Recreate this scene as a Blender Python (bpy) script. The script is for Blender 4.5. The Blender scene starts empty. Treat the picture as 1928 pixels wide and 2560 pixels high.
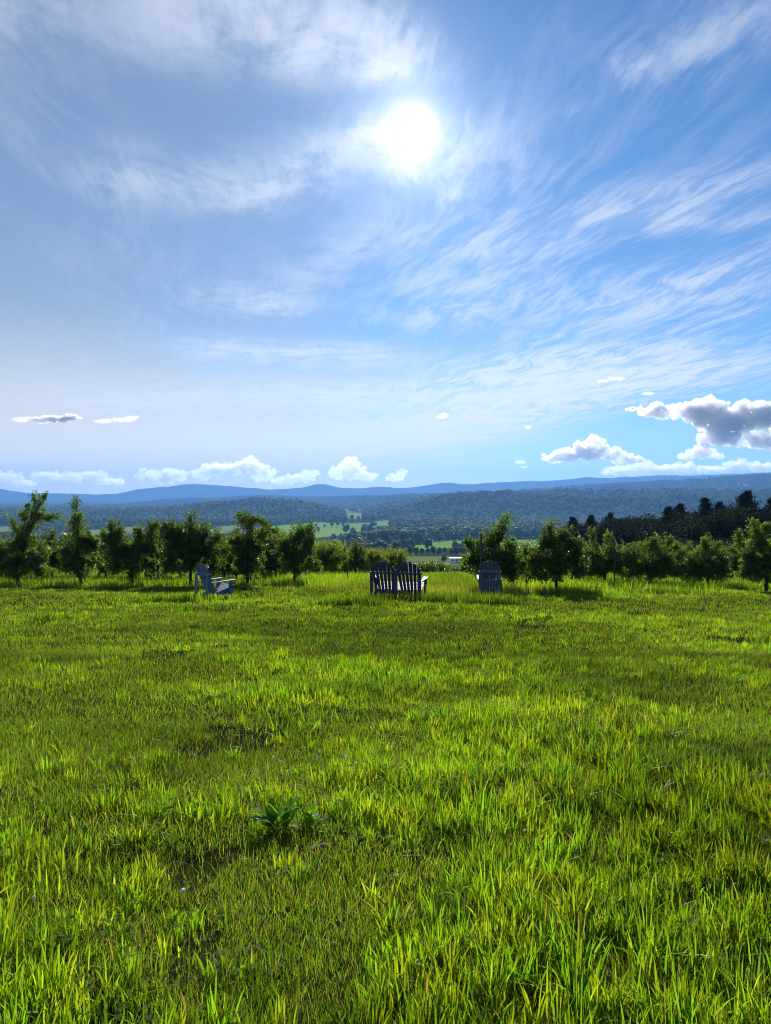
import bpy, bmesh, math, random
import numpy as np
from mathutils import Vector, Matrix

# ------------------------------------------------------------------ camera
SC = bpy.context.scene
F = 1828.0                       # focal length in photograph pixels (1928 x 2560)
PITCH = math.radians(-1.57)
CAM = Vector((0.0, 0.0, 1.5))
cam_d = bpy.data.cameras.new('camera')
cam_d.sensor_fit = 'VERTICAL'; cam_d.sensor_height = 36.0
cam_d.lens = 36.0 * F / 2560.0
cam_d.clip_start = 0.05; cam_d.clip_end = 120000.0
cam = bpy.data.objects.new('camera', cam_d)
cam.location = CAM; cam.rotation_euler = (math.pi/2 + PITCH, 0, 0)
SC.collection.objects.link(cam); SC.camera = cam

def ray(px, py):
    a = (px-964.0)/F; b = (1280.0-py)/F
    return Vector((a, math.cos(PITCH)-b*math.sin(PITCH), math.sin(PITCH)+b*math.cos(PITCH)))
def at(px, py, y):
    d = ray(px, py); return CAM + d*(y/d.y)

# ------------------------------------------------------------------ light and sky
SUN_DIR = ray(1030, 322).normalized()
SUN_EL = math.asin(SUN_DIR.z); SUN_AZ = math.atan2(SUN_DIR.x, SUN_DIR.y)
sd = bpy.data.lights.new('sun', 'SUN'); sd.energy = 4.8; sd.angle = math.radians(0.6); sd.color = (1.0, 0.93, 0.82)
sun = bpy.data.objects.new('sun', sd); SC.collection.objects.link(sun)
sun.rotation_euler = SUN_DIR.to_track_quat('Z', 'Y').to_euler()

SC.view_settings.view_transform = 'Standard'; SC.view_settings.look = 'None'
SC.view_settings.gamma = 1.0; SC.view_settings.use_curve_mapping = False
SC.view_settings.exposure = 0.53
SC.render.engine = 'CYCLES'
cy = SC.cycles
cy.use_denoising = True; cy.max_bounces = 7; cy.diffuse_bounces = 2; cy.glossy_bounces = 2
cy.transmission_bounces = 4; cy.transparent_max_bounces = 8; cy.volume_bounces = 2
cy.filter_width = 1.0; cy.sample_clamp_indirect = 6.0; cy.caustics_reflective = False; cy.caustics_refractive = False

NTH = ['leftmost']+[w+' from the left' for w in 'second third fourth fifth sixth seventh eighth ninth tenth eleventh twelfth thirteenth fourteenth fifteenth sixteenth'.split()]
class NT:
    """small helper for building node trees"""
    def __init__(s, nt): s.nt = nt
    def n(s, kind, **kw):
        o = s.nt.nodes.new(kind)
        for k, v in kw.items(): setattr(o, k, v)
        return o
    def put(s, sock, v):
        if v is None: return
        if isinstance(v, bpy.types.NodeSocket): s.nt.links.new(v, sock)
        else:
            try: sock.default_value = v
            except Exception: sock.default_value = (v[0], v[1], v[2], 1.0)
    def m(s, op, a, b=None, c=None, clamp=False):
        o = s.n('ShaderNodeMath', operation=op, use_clamp=clamp)
        s.put(o.inputs[0], a)
        if b is not None: s.put(o.inputs[1], b)
        if c is not None: s.put(o.inputs[2], c)
        return o.outputs[0]
    def v(s, op, a, b=None):
        o = s.n('ShaderNodeVectorMath', operation=op)
        s.put(o.inputs[0], a)
        if b is not None: s.put(o.inputs[1], b)
        return o.outputs['Value'] if op in ('DOT_PRODUCT', 'LENGTH', 'DISTANCE') else o.outputs[0]
    def xyz(s, x, y, z=0.0):
        o = s.n('ShaderNodeCombineXYZ'); s.put(o.inputs[0], x); s.put(o.inputs[1], y); s.put(o.inputs[2], z)
        return o.outputs[0]
    def sep(s, v):
        o = s.n('ShaderNodeSeparateXYZ'); s.put(o.inputs[0], v); return o.outputs
    def ramp(s, x, lo, hi, a=0.0, b=1.0):
        o = s.n('ShaderNodeMapRange', interpolation_type='SMOOTHSTEP')
        s.put(o.inputs[0], x); s.put(o.inputs[1], lo); s.put(o.inputs[2], hi); s.put(o.inputs[3], a); s.put(o.inputs[4], b)
        return o.outputs[0]
    def noise(s, v, scale=1.0, detail=4.0, rough=0.55, dist=0.0, color=False):
        o = s.n('ShaderNodeTexNoise')
        if v is not None: s.put(o.inputs['Vector'], v)
        o.inputs['Scale'].default_value = scale; o.inputs['Detail'].default_value = detail
        o.inputs['Roughness'].default_value = rough; o.inputs['Distortion'].default_value = dist
        return o.outputs['Color'] if color else o.outputs['Fac']
    def mix(s, f, a, b, mode='MIX'):
        o = s.n('ShaderNodeMix', data_type='RGBA', blend_type=mode)
        s.put(o.inputs[0], f)
        for k, val in ((6, a), (7, b)):
            if isinstance(val, bpy.types.NodeSocket): s.nt.links.new(val, o.inputs[k])
            else: o.inputs[k].default_value = (val[0], val[1], val[2], 1.0)
        return o.outputs[2]

def build_world():
    w = bpy.data.worlds.new('World'); SC.world = w; w.use_nodes = True
    nt = w.node_tree; nt.nodes.clear(); N = NT(nt)
    sky = N.n('ShaderNodeTexSky', sky_type='NISHITA', sun_disc=False)
    sky.sun_elevation = SUN_EL; sky.sun_rotation = SUN_AZ
    sky.altitude = 300; sky.air_density = 1.0; sky.dust_density = 0.15; sky.ozone_density = 4.0
    tc = N.n('ShaderNodeTexCoord'); d = tc.outputs['Generated']
    x, y, z = N.sep(d)
    # the cirrus sheet: a flat layer high above, seen in plan
    zz = N.m('MAXIMUM', z, 0.012); zz = N.m('ADD', zz, 0.02)
    u = N.m('DIVIDE', x, zz); v = N.m('DIVIDE', y, zz)
    A = math.radians(-12.0)                                # the wind the streaks follow
    al = N.m('ADD', N.m('MULTIPLY', u, math.sin(A)), N.m('MULTIPLY', v, math.cos(A)))
    ac = N.m('SUBTRACT', N.m('MULTIPLY', u, math.cos(A)), N.m('MULTIPLY', v, math.sin(A)))
    p = N.xyz(al, ac, 0.0)
    warp = N.v('SCALE', N.v('SUBTRACT', N.noise(p, 0.7, 3, 0.5, color=True), (0.5, 0.5, 0.5)))
    warp.node.inputs['Scale'].default_value = 0.55
    pw = N.v('ADD', p, warp)
    warp2 = N.v('SCALE', N.v('SUBTRACT', N.noise(p, 4.0, 3, 0.5, color=True), (0.5, 0.5, 0.5)))
    warp2.node.inputs['Scale'].default_value = 0.05
    pw2 = N.v('ADD', pw, warp2)
    # fibres, long along the wind
    f1 = N.noise(N.v('MULTIPLY', pw2, (1.8, 6.2, 1.0)), 1.0, 10, 0.66, 0.25)
    f2 = N.noise(N.v('MULTIPLY', pw2, (5.0, 30.0, 1.0)), 1.0, 6, 0.66, 0.35)
    big = N.noise(N.v('MULTIPLY', p, (0.30, 0.9, 1.0)), 1.0, 3, 0.5, 0.4)
    puff = N.noise(pw2, 4.0, 9, 0.64, 0.3)

    def plan(px, py):
        r = ray(px, py).normalized(); k = max(r.z, 0.012)+0.02
        U, V = r.x/k, r.y/k
        return (U*math.sin(A)+V*math.cos(A), U*math.cos(A)-V*math.sin(A))
    def stroke(p0, p1, wid, amp):
        a = np.array(plan(*p0)); b = np.array(plan(*p1)); ab = b-a; L = float(np.hypot(*ab)); t = ab/L
        dx = N.v('SUBTRACT', pw, (float(a[0]), float(a[1]), 0.0))
        q = N.v('DOT_PRODUCT', dx, (float(t[0]), float(t[1]), 0.0))
        qc = N.m('MINIMUM', N.m('MAXIMUM', q, 0.0), L)
        s = N.v('DOT_PRODUCT', dx, (float(-t[1]), float(t[0]), 0.0))
        e = N.m('SUBTRACT', q, qc)
        dd = N.m('ADD', N.m('MULTIPLY', s, s), N.m('MULTIPLY', e, e))
        g = N.m('EXPONENT', N.m('MULTIPLY', dd, -1.0/(wid*wid)))
        return N.m('MULTIPLY', g, amp)
    # banks of cirrus placed on the sheet
    strokes = [
        ((330, 480), (560, 490), 0.16, 0.80), ((560, 500), (930, 350), 0.12, 0.95), ((940, 190), (1000, 170), 0.06, 0.6),
        ((560, 20), (790, 130), 0.13, 0.85), ((760, 30), (980, 110), 0.14, 0.8), ((980, 60), (1040, 130), 0.10, 0.35),
        ((60, 90), (420, 70), 0.18, 0.45),
        ((1928, 40), (1600, 190), 0.09, 0.55), ((1600, 190), (1450, 290), 0.05, 0.35),
        ((1260, 590), (1640, 500), 0.20, 0.75), ((1640, 520), (1928, 400), 0.14, 0.85),
        ((1120, 790), (1330, 730), 0.28, 0.75), ((1140, 700), (1400, 620), 0.22, 0.55), ((1370, 830), (1650, 720), 0.30, 0.6),
        ((1560, 780), (1928, 640), 0.26, 0.65), ((1640, 850), (1900, 760), 0.30, 0.4), ((1700, 560), (1928, 540), 0.12, 0.5),
        ((1330, 905), (1420, 890), 0.25, 0.65),
        ((980, 1115), (1490, 940), 0.85, 4.5), ((640, 1120), (1000, 1105), 1.9, 1.6), ((900, 1000), (1230, 960), 0.7, 0.9),
        ((600, 880), (900, 890), 0.35, 0.9), ((300, 1000), (760, 985), 0.8, 0.8), ((640, 740), (720, 770), 0.2, 0.6), ((700, 760), (850, 640), 0.25, 0.35), ((960, 620), (1150, 400), 0.22, 0.5),
        ((1000, 420), (1060, 480), 0.07, 0.7),
    ]
    acc = None
    for s in strokes:
        g = stroke(*s); acc = g if acc is None else N.m('ADD', acc, g)
    # a milky veil thickening to the left and to the horizon
    hd = N.m('ARCTAN2', x, y)
    hdw = N.m('ADD', hd, N.m('MULTIPLY', N.m('SUBTRACT', big, 0.5), 0.55))
    veil = N.ramp(hdw, 0.16, -0.42)
    low = N.ramp(z, 0.42, 0.03)
    veil = N.m('MULTIPLY', veil, N.m('ADD', 0.40, N.m('MULTIPLY', low, 0.38)))
    lowband = N.m('MULTIPLY', N.ramp(N.m('ADD', z, N.m('MULTIPLY', N.m('SUBTRACT', f1, 0.5), 0.12)), 0.24, 0.03), 0.75)
    lowband = N.m('MULTIPLY', lowband, N.ramp(hdw, 0.26, -0.12, 0.12, 1.0))
    tex = N.m('ADD', N.m('MULTIPLY', f1, 0.70), N.m('MULTIPLY', f2, 0.30))
    gen = N.m('MULTIPLY', N.ramp(tex, 0.42, 0.68), N.ramp(big, 0.36, 0.60))
    fib = N.ramp(tex, 0.42, 0.65)
    soft = N.ramp(N.m('ADD', N.m('MULTIPLY', puff, 0.6), N.m('MULTIPLY', tex, 0.4)), 0.40, 0.64)
    lefty = N.ramp(hd, 0.10, -0.05)
    fibm = N.m('ADD', N.m('MULTIPLY', fib, N.m('SUBTRACT', 1.0, lefty)), N.m('MULTIPLY', soft, lefty))
    cir = N.m('MULTIPLY', acc, N.m('ADD', 0.16, N.m('MULTIPLY', fibm, 1.05)))
    cir = N.m('ADD', cir, N.m('MULTIPLY', gen, 0.24))
    cir = N.m('MULTIPLY', cir, N.ramp(z, 0.02, 0.08))
    tr = N.m('SUBTRACT', 1.0, N.m('MINIMUM', veil, 0.95))
    valpha = N.m('SUBTRACT', 1.0, tr, clamp=True)
    calpha = N.m('SUBTRACT', 1.0, N.m('EXPONENT', N.m('MULTIPLY', cir, -1.15)), clamp=True)
    # angle to the sun; thin cloud scatters its light forward
    cs = N.v('DOT_PRODUCT', d, tuple(SUN_DIR)); th = N.m('ARCCOSINE', N.m('MINIMUM', cs, 1.0))
    halo = N.m('EXPONENT', N.m('MULTIPLY', th, -1/math.radians(4.2)))
    wide = N.m('EXPONENT', N.m('MULTIPLY', th, -1/math.radians(22.0)))
    core = N.m('EXPONENT', N.m('MULTIPLY', N.m('POWER', N.m('DIVIDE', th, math.radians(0.85)), 2.0), -1.0))
    cb = N.m('ADD', N.m('ADD', 0.44, N.m('MULTIPLY', low, 0.16)), N.m('ADD', N.m('MULTIPLY', wide, 0.22), N.m('MULTIPLY', halo, 0.22)))
    cloudc = N.v('SCALE', (0.88, 0.97, 1.18)); N.put(cloudc.node.inputs['Scale'], cb)
    skyb = N.v('SCALE', N.v('MULTIPLY', sky.outputs[0], SKY_TINT)); N.put(skyb.node.inputs['Scale'], SKY_STRENGTH)
    veilc = N.v('SCALE', (0.94, 1.0, 1.09)); N.put(veilc.node.inputs['Scale'], N.m('ADD', 0.26, N.m('ADD', N.m('MULTIPLY', wide, 0.08), N.m('MULTIPLY', low, 0.09))))
    lowc = N.v('SCALE', (1.06, 1.02, 0.94)); N.put(lowc.node.inputs['Scale'], N.m('ADD', 0.62, N.m('MULTIPLY', wide, 0.10)))
    col = N.mix(valpha, skyb, veilc)
    col = N.mix(lowband, col, lowc)
    col = N.mix(calpha, col, cloudc)
    aur = N.v('SCALE', (1.0, 0.97, 0.92))
    N.put(aur.node.inputs['Scale'], N.m('ADD', N.m('MULTIPLY', core, 3.0), N.m('ADD', N.m('MULTIPLY', N.m('EXPONENT', N.m('MULTIPLY', th, -1/math.radians(1.6))), 0.95), N.m('MULTIPLY', halo, 0.11))))
    col = N.v('ADD', col, aur)
    bg = N.n('ShaderNodeBackground'); N.put(bg.inputs[0], col); bg.inputs[1].default_value = 1.0
    out = N.n('ShaderNodeOutputWorld'); nt.links.new(bg.outputs[0], out.inputs[0])
    w.cycles.sampling_method = 'MANUAL'; w.cycles.sample_map_resolution = 512
SKY_STRENGTH = 0.062
SKY_TINT = (0.55, 0.91, 1.17)
build_world()


# ------------------------------------------------------------------ helpers
COL = SC.collection
def set_props(o, label=None, cat=None, group=None, kind=None):
    if label: o['label'] = label
    if cat: o['category'] = cat
    if group: o['group'] = group
    if kind: o['kind'] = kind
    return o
def link(name, me, parent=None, loc=None, rot=None):
    o = bpy.data.objects.new(name, me); COL.objects.link(o)
    if parent is not None: o.parent = parent
    if loc is not None: o.location = loc
    if rot is not None: o.rotation_euler = rot
    return o
def empty(name, loc, rz=0.0):
    o = bpy.data.objects.new(name, None); COL.objects.link(o)
    o.location = loc; o.rotation_euler = (0, 0, rz); o.empty_display_size = 0.1
    return o
def copy_tree(o, parent=None):
    c = o.copy(); COL.objects.link(c); c.parent = parent
    for ch in list(o.children): copy_tree(ch, c)
    return c
def mesh_np(name, V, Fc, mat=None, cols=None, smooth=False, n=3):
    """mesh from numpy arrays; faces all triangles or all quads; cols: one RGB per vertex"""
    V = np.asarray(V, np.float32); Fc = np.asarray(Fc, np.int32)
    me = bpy.data.meshes.new(name)
    me.vertices.add(len(V)); me.vertices.foreach_set('co', V.ravel())
    n = Fc.shape[1]
    me.loops.add(Fc.size); me.loops.foreach_set('vertex_index', Fc.ravel())
    me.polygons.add(len(Fc)); me.polygons.foreach_set('loop_start', np.arange(0, Fc.size, n, dtype=np.int32))
    if smooth: me.polygons.foreach_set('use_smooth', np.ones(len(Fc), bool))
    if cols is not None:
        a = me.color_attributes.new('tint', 'FLOAT_COLOR', 'POINT')
        c4 = np.ones((len(V), 4), np.float32); c4[:, :3] = cols
        a.data.foreach_set('color', c4.ravel())
    me.update(calc_edges=True)
    if mat: me.materials.append(mat)
    return me
class MB:
    """collects boxes and tubes into one mesh"""
    def __init__(s): s.V = []; s.F = []
    def add(s, V, Fc):
        o = len(s.V); s.V += [tuple(v) for v in V]; s.F += [tuple(i+o for i in f) for f in Fc]
    def tube(s, pts, rad, k=6, cap=True):
        pts = [Vector(p) for p in pts]; n = len(pts); V = []; Fc = []
        for i, p in enumerate(pts):
            t = (pts[min(i+1, n-1)]-pts[max(i-1, 0)])
            t = t.normalized() if t.length > 1e-9 else Vector((0, 0, 1))
            a = t.orthogonal().normalized(); b = t.cross(a)
            r = rad[i] if hasattr(rad, '__len__') else rad
            for j in range(k):
                an = 2*math.pi*j/k
                V.append(p+a*(r*math.cos(an))+b*(r*math.sin(an)))
        for i in range(n-1):
            for j in range(k):
                Fc.append((i*k+j, i*k+(j+1) % k, (i+1)*k+(j+1) % k, (i+1)*k+j))
        if cap:
            Fc.append(tuple(range(k))[::-1]); Fc.append(tuple((n-1)*k+j for j in range(k)))
        s.add(V, Fc)
    def build(s, name, mat, parent=None, smooth=False):
        me = bpy.data.meshes.new(name); me.from_pydata(s.V, [], s.F); me.update()
        if smooth: me.polygons.foreach_set('use_smooth', np.ones(len(me.polygons), bool))
        if mat: me.materials.append(mat)
        return link(name, me, parent)

# value noise in numpy
def _h(ix, iy, seed):
    n = (ix.astype(np.int64)*374761393 + iy.astype(np.int64)*668265263 + seed*1442695041) & 0x7fffffff
    n = ((n ^ (n >> 13))*1274126177) & 0x7fffffff
    return ((n ^ (n >> 16)) & 0xffff)/65535.0
def vnoise(x, y, seed=0):
    x = np.asarray(x, float); y = np.asarray(y, float)
    ix = np.floor(x); iy = np.floor(y); fx = x-ix; fy = y-iy
    fx = fx*fx*(3-2*fx); fy = fy*fy*(3-2*fy)
    a = _h(ix, iy, seed); b = _h(ix+1, iy, seed); c = _h(ix, iy+1, seed); d = _h(ix+1, iy+1, seed)
    return (a*(1-fx)+b*fx)*(1-fy)+(c*(1-fx)+d*fx)*fy
def fbm(x, y, seed=0, o=4):
    s = 0; a = 0.5; t = 0
    for i in range(o):
        s = s+a*vnoise(np.asarray(x)*2**i, np.asarray(y)*2**i, seed+i*7); t += a; a *= 0.5
    return s/t
def sstep(x, a, b):
    t = np.clip((np.asarray(x, float)-a)/(b-a), 0, 1); return t*t*(3-2*t)

# ------------------------------------------------------------------ terrain
PR = np.array([-40, 0, 20, 26, 40, 60, 100, 200, 300, 420, 550, 700, 900, 1100, 1400, 1800, 2300, 3000, 5000, 9000, 40000.])
PZ = np.array([1.2, 0, -1.4, -1.85, -3.0, -5.6, -10.8, -21.5, -30.8, -40, -47, -54.5, -62, -68, -75, -79, -80, -80, -80, -80, -80.])
def terrain(x, y):
    x = np.asarray(x, float); y = np.asarray(y, float)
    z = np.interp(y, PR, PZ)
    r = np.maximum(y, 1.0); a = x/r; s = 964+F*a
    # lawn swells
    near = 1-sstep(y, 30, 60)
    z = z+near*((fbm(x*0.25+9, y*0.25+4, 3, 3)-0.5)*0.22+(fbm(x*1.3, y*1.3, 5, 3)-0.5)*0.07)
    z = z-np.clip(np.abs(x)-14, 0, 60)*0.004*near
    far = sstep(y, 80, 500)
    z = z+far*(fbm(x/180.0, y/260.0, 11, 4)-0.5)*np.clip(y/320.0, 0, 4.5)
    # wooded hill right of the valley
    crest = np.interp(s, [840, 915, 975, 1050, 1150, 1280, 1450, 1650, 1928, 2600], [-80, -74, -58, -42, -22, -15, -11, -12, -14, -10])
    d = sstep(y, 1930, 2450)*(1-sstep(y, 3000, 3700))
    z = z+d*np.clip(crest+80, 0, None)*(0.93+0.14*fbm(x/130.0, y/130.0, 21, 3))
    # wooded hill left of the valley
    crest = np.interp(s, [-200, 250, 400, 480, 560, 640, 700, 780, 840, 890], [-74, -72, -66, -58, -48, -40.5, -42, -54, -68, -80])
    d = sstep(y, 1950, 2350)*(1-sstep(y, 2500, 3000))
    z = z+d*np.clip(crest+80, 0, None)
    up = sstep(y, 1850, 2300)*(1-sstep(y, 3200, 3700))*np.clip((z+78)/40, 0, 1)
    z = z+up*((1-2*np.abs(fbm(x/260.0+5, y/420.0, 23, 3)-0.5)*2)-0.55)*26
    return z
def tz(x, y): return float(terrain(np.array([x]), np.array([y]))[0])
def ground_at(px, py, y0=1.0, y1=6000):
    d = ray(px, py); ys = np.geomspace(y0, y1, 900)
    P = np.array([[CAM.x+d.x*(t/d.y), t, CAM.z+d.z*(t/d.y)] for t in ys])
    below = P[:, 2] < terrain(P[:, 0], P[:, 1])
    i = int(np.argmax(below)) if below.any() else len(ys)-1
    return Vector(P[i])

# fields of the valley, as plots on the ground
def plot(pix): return np.array([tuple(at_valley(*p)) for p in pix])
def at_valley(px, py):
    d = ray(px, py); ys = np.geomspace(60, 6000, 1500)
    zz = CAM.z+d.z*(ys/d.y); i = int(np.argmax(zz < np.interp(ys, PR, PZ)))
    return (d.x*ys[i]/d.y, ys[i])
FIELDS = [
    ([(600, 1335), (640, 1322), (700, 1312), (790, 1306), (850, 1307), (890, 1309), (975, 1301), (975, 1312), (905, 1328), (850, 1337), (790, 1345), (700, 1348), (610, 1348)], (0.22, 0.35, 0.06)),
    ([(1000, 1374), (1040, 1362), (1090, 1352), (1160, 1350), (1480, 1346), (1480, 1368), (1250, 1371), (1130, 1370), (1060, 1376)], (0.20, 0.34, 0.05)),
    ([(960, 1393), (1250, 1391), (1500, 1391), (1500, 1412), (960, 1412)], (0.15, 0.22, 0.05)),
    ([(800, 1354), (872, 1353), (868, 1361), (800, 1362)], (0.16, 0.26, 0.05)),
    ([(150, 1334), (250, 1323), (350, 1315), (370, 1322), (330, 1335), (170, 1340)], (0.20, 0.28, 0.08)),
    ([(505, 1332), (545, 1317), (606, 1311), (596, 1322), (560, 1334)], (0.20, 0.29, 0.08)),
    ([(860, 1275), (970, 1274), (970, 1279), (860, 1281)], (0.24, 0.30, 0.10)),
    ([(868, 1285), (905, 1285), (908, 1299), (866, 1300)], (0.28, 0.30, 0.10)),
    ([(-60, 1318), (45, 1316), (50, 1327), (-60, 1330)], (0.20, 0.27, 0.08)),
    ([(968, 1312), (1090, 1309), (1092, 1312), (970, 1316)], (0.20, 0.28, 0.07)),
    ([(-80, 1356), (70, 1352), (75, 1362), (-80, 1368)], (0.20, 0.27, 0.08)),
]
def inpoly(P, x, y):
    c = np.zeros(np.shape(x), bool); n = len(P); j = n-1
    for i in range(n):
        xi, yi = P[i]; xj, yj = P[j]
        k = ((yi > y) != (yj > y)) & (x < (xj-xi)*(y-yi)/((yj-yi) if abs(yj-yi) > 1e-9 else 1e-9)+xi)
        c ^= k; j = i
    return c
PLOTS = [(plot(p), c) for p, c in FIELDS]
def field_id(x, y):
    k = np.full(np.shape(x), -1)
    for i, (P, c) in enumerate(PLOTS): k[inpoly(P, x, y)] = i
    return k

# ------------------------------------------------------------------ materials
def new_mat(name):
    m = bpy.data.materials.new(name); m.use_nodes = True; m.node_tree.nodes.clear()
    return m, NT(m.node_tree)
def finish(m, N, sh, disp=None):
    o = N.n('ShaderNodeOutputMaterial'); m.node_tree.links.new(sh, o.inputs[0])
    return m
def principled(N, col, rough=0.6, spec=0.4, normal=None):
    b = N.n('ShaderNodeBsdfPrincipled'); N.put(b.inputs['Base Color'], col); N.put(b.inputs['Roughness'], rough)
    b.inputs['Specular IOR Level'].default_value = spec
    if normal is not None: N.put(b.inputs['Normal'], normal)
    return b.outputs[0]
def leaf_mat(name, trans=0.5, tmul=(1.5, 1.55, 0.8), rough=0.45, spec=0.4, base=None, jitter=0.35):
    """foliage: colour from the mesh's tint or a base, light through the leaf"""
    m, N = new_mat(name)
    if base is None:
        a = N.n('ShaderNodeAttribute', attribute_name='tint'); c = a.outputs['Color']
    else:
        c = N.n('ShaderNodeRGB').outputs[0]; c.default_value = (*base, 1)
    oi = N.n('ShaderNodeObjectInfo')
    k = N.m('ADD', 1.0-jitter/2, N.m('MULTIPLY', oi.outputs['Random'], jitter))
    c = N.v('SCALE', c); cn = c.node
    N.put(cn.inputs[0], a.outputs['Color'] if base is None else (base[0], base[1], base[2])); N.put(cn.inputs['Scale'], k)
    p = principled(N, c, rough, spec)
    t = N.n('ShaderNodeBsdfTranslucent'); N.put(t.inputs[0], N.v('MULTIPLY', c, tmul))
    mx = N.n('ShaderNodeMixShader'); mx.inputs[0].default_value = trans
    m.node_tree.links.new(p, mx.inputs[1]); m.node_tree.links.new(t.outputs[0], mx.inputs[2])
    return finish(m, N, mx.outputs[0])
def wood_mat(name, c1, c2, scale=6.0, rough=0.6, spec=0.35, bump=0.25):
    m, N = new_mat(name)
    tc = N.n('ShaderNodeTexCoord'); co = tc.outputs['Object']
    g = N.noise(N.v('MULTIPLY', co, (1.0, 1.0, 0.25)), scale, 6, 0.6)
    w = N.noise(co, scale*0.4, 4, 0.5)
    c = N.mix(N.ramp(N.m('ADD', N.m('MULTIPLY', g, 0.5), N.m('MULTIPLY', w, 0.5)), 0.35, 0.65), c1, c2)
    b = N.n('ShaderNodeBump'); b.inputs['Strength'].default_value = bump; b.inputs['Distance'].default_value = 0.01
    N.put(b.inputs['Height'], g)
    return finish(m, N, principled(N, c, rough, spec, b.outputs[0]))

def ground_mat():
    m, N = new_mat('ground_turf')
    a = N.n('ShaderNodeAttribute', attribute_name='tint')
    g = N.n('ShaderNodeNewGeometry'); P = g.outputs['Position']
    n1 = N.noise(P, 1.6, 6, 0.6); n2 = N.noise(P, 14.0, 5, 0.65)
    n3 = N.noise(N.v('MULTIPLY', P, (0.02, 0.02, 0.0)), 1.0, 6, 0.6)
    k = N.m('ADD', 0.45, N.m('ADD', N.m('MULTIPLY', n1, 0.5), N.m('MULTIPLY', n2, 0.35)))
    k = N.m('MULTIPLY', k, N.m('ADD', 0.7, N.m('MULTIPLY', n3, 0.6)))
    c = N.v('SCALE', a.outputs['Color']); N.put(c.node.inputs['Scale'], k)
    b = N.n('ShaderNodeBump'); b.inputs['Strength'].default_value = 0.6; b.inputs['Distance'].default_value = 0.05
    N.put(b.inputs['Height'], n2)
    d = N.n('ShaderNodeBsdfDiffuse'); N.put(d.inputs[0], c); N.put(d.inputs['Normal'], b.outputs[0])
    return finish(m, N, d.outputs[0])
M_GROUND = ground_mat()
M_GRASS = leaf_mat('grass_blade', 0.58, (1.85, 1.8, 0.5), 0.45, 0.3, jitter=0.0)
M_CLOVER = leaf_mat('clover_leaf', 0.6, (1.7, 1.8, 0.5), 0.7, 0.1, jitter=0.0)
M_LEAF = leaf_mat('apple_leaf', 0.48, (1.9, 1.95, 0.5), 0.38, 0.5)
M_TREE = leaf_mat('tree_leaf', 0.14, (1.5, 1.6, 0.6), 0.7, 0.06)
M_FOREST = leaf_mat('forest_crown', 0.3, (1.7, 1.75, 0.6), 0.7, 0.2, jitter=1.1)
M_WEED = leaf_mat('weed_leaf', 0.5, (1.8, 1.9, 0.5), 0.55, 0.18, base=(0.10, 0.215, 0.028), jitter=0.3)
M_BARK = wood_mat('bark', (0.035, 0.028, 0.022), (0.09, 0.075, 0.06), 14, 0.85, 0.2, 0.6)
M_POST = wood_mat('weathered_post', (0.05, 0.042, 0.036), (0.12, 0.10, 0.085), 18, 0.85, 0.2, 0.5)
M_CHAIR_L = wood_mat('slate_blue_paint', (0.085, 0.155, 0.245), (0.135, 0.215, 0.315), 9, 0.6, 0.28, 0.15)
M_CHAIR_M = wood_mat('navy_violet_paint', (0.042, 0.042, 0.11), (0.085, 0.08, 0.16), 9, 0.6, 0.28, 0.15)
M_CHAIR_R = wood_mat('grey_blue_paint', (0.085, 0.12, 0.19), (0.14, 0.18, 0.25), 9, 0.6, 0.28, 0.15)
M_PETAL = leaf_mat('clover_petal', 0.3, (1, 1, 1), 0.6, 0.2, base=(0.78, 0.70, 0.68), jitter=0.2)

# ------------------------------------------------------------------ ground sheet (kind: structure)
def build_ground():
    ring = np.concatenate([[0.02], np.geomspace(0.5, 8600, 440)])
    fine = np.radians(np.arange(-44, 44.01, 0.34))
    rest = np.radians(np.arange(44+6, 360-44-5, 7.0))
    ang = np.concatenate([fine, rest]); na = len(ang); nr = len(ring)
    # depth rows: forward distance is what matters, so stretch rings to rows where the view is
    R, T = np.meshgrid(ring, ang, indexing='ij')
    X = R*np.sin(T); Y = R*np.cos(T)
    Z = terrain(X, Y)
    V = np.stack([X.ravel(), Y.ravel(), Z.ravel()], 1)
    i = np.arange(nr-1)[:, None]*na; j = np.arange(na)[None, :]
    jn = (j+1) % na
    Q = np.stack([i+j, i+jn, i+na+jn, i+na+j], -1).reshape(-1, 4)[:, ::-1]
    x, y = V[:, 0], V[:, 1]
    soil = np.array([0.020, 0.017, 0.010]); turf = np.array([0.040, 0.052, 0.014])
    n = fbm(x*0.8, y*0.8, 31, 4)[:, None]
    col = soil*(1-n)+turf*n
    mead = np.array([0.10, 0.155, 0.03])
    t = sstep(np.abs(x)-0.62*np.maximum(y, 0), 0.8, 2.5)[:, None]; col = col*(1-t)+mead*t*0.9
    t = sstep(y, 28, 60)[:, None]
    col = col*(1-t)+mead*t
    wood = np.array([0.04, 0.06, 0.02]); t = sstep(y, 440, 520)[:, None]
    col = col*(1-t)+wood*t
    k = field_id(x, y)
    for q, (P, c) in enumerate(PLOTS): col[k == q] = c
    me = mesh_np('ground', V, Q, M_GROUND, col, smooth=True)
    o = link('ground', me); set_props(o, kind='structure')
    return o
build_ground()

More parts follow.
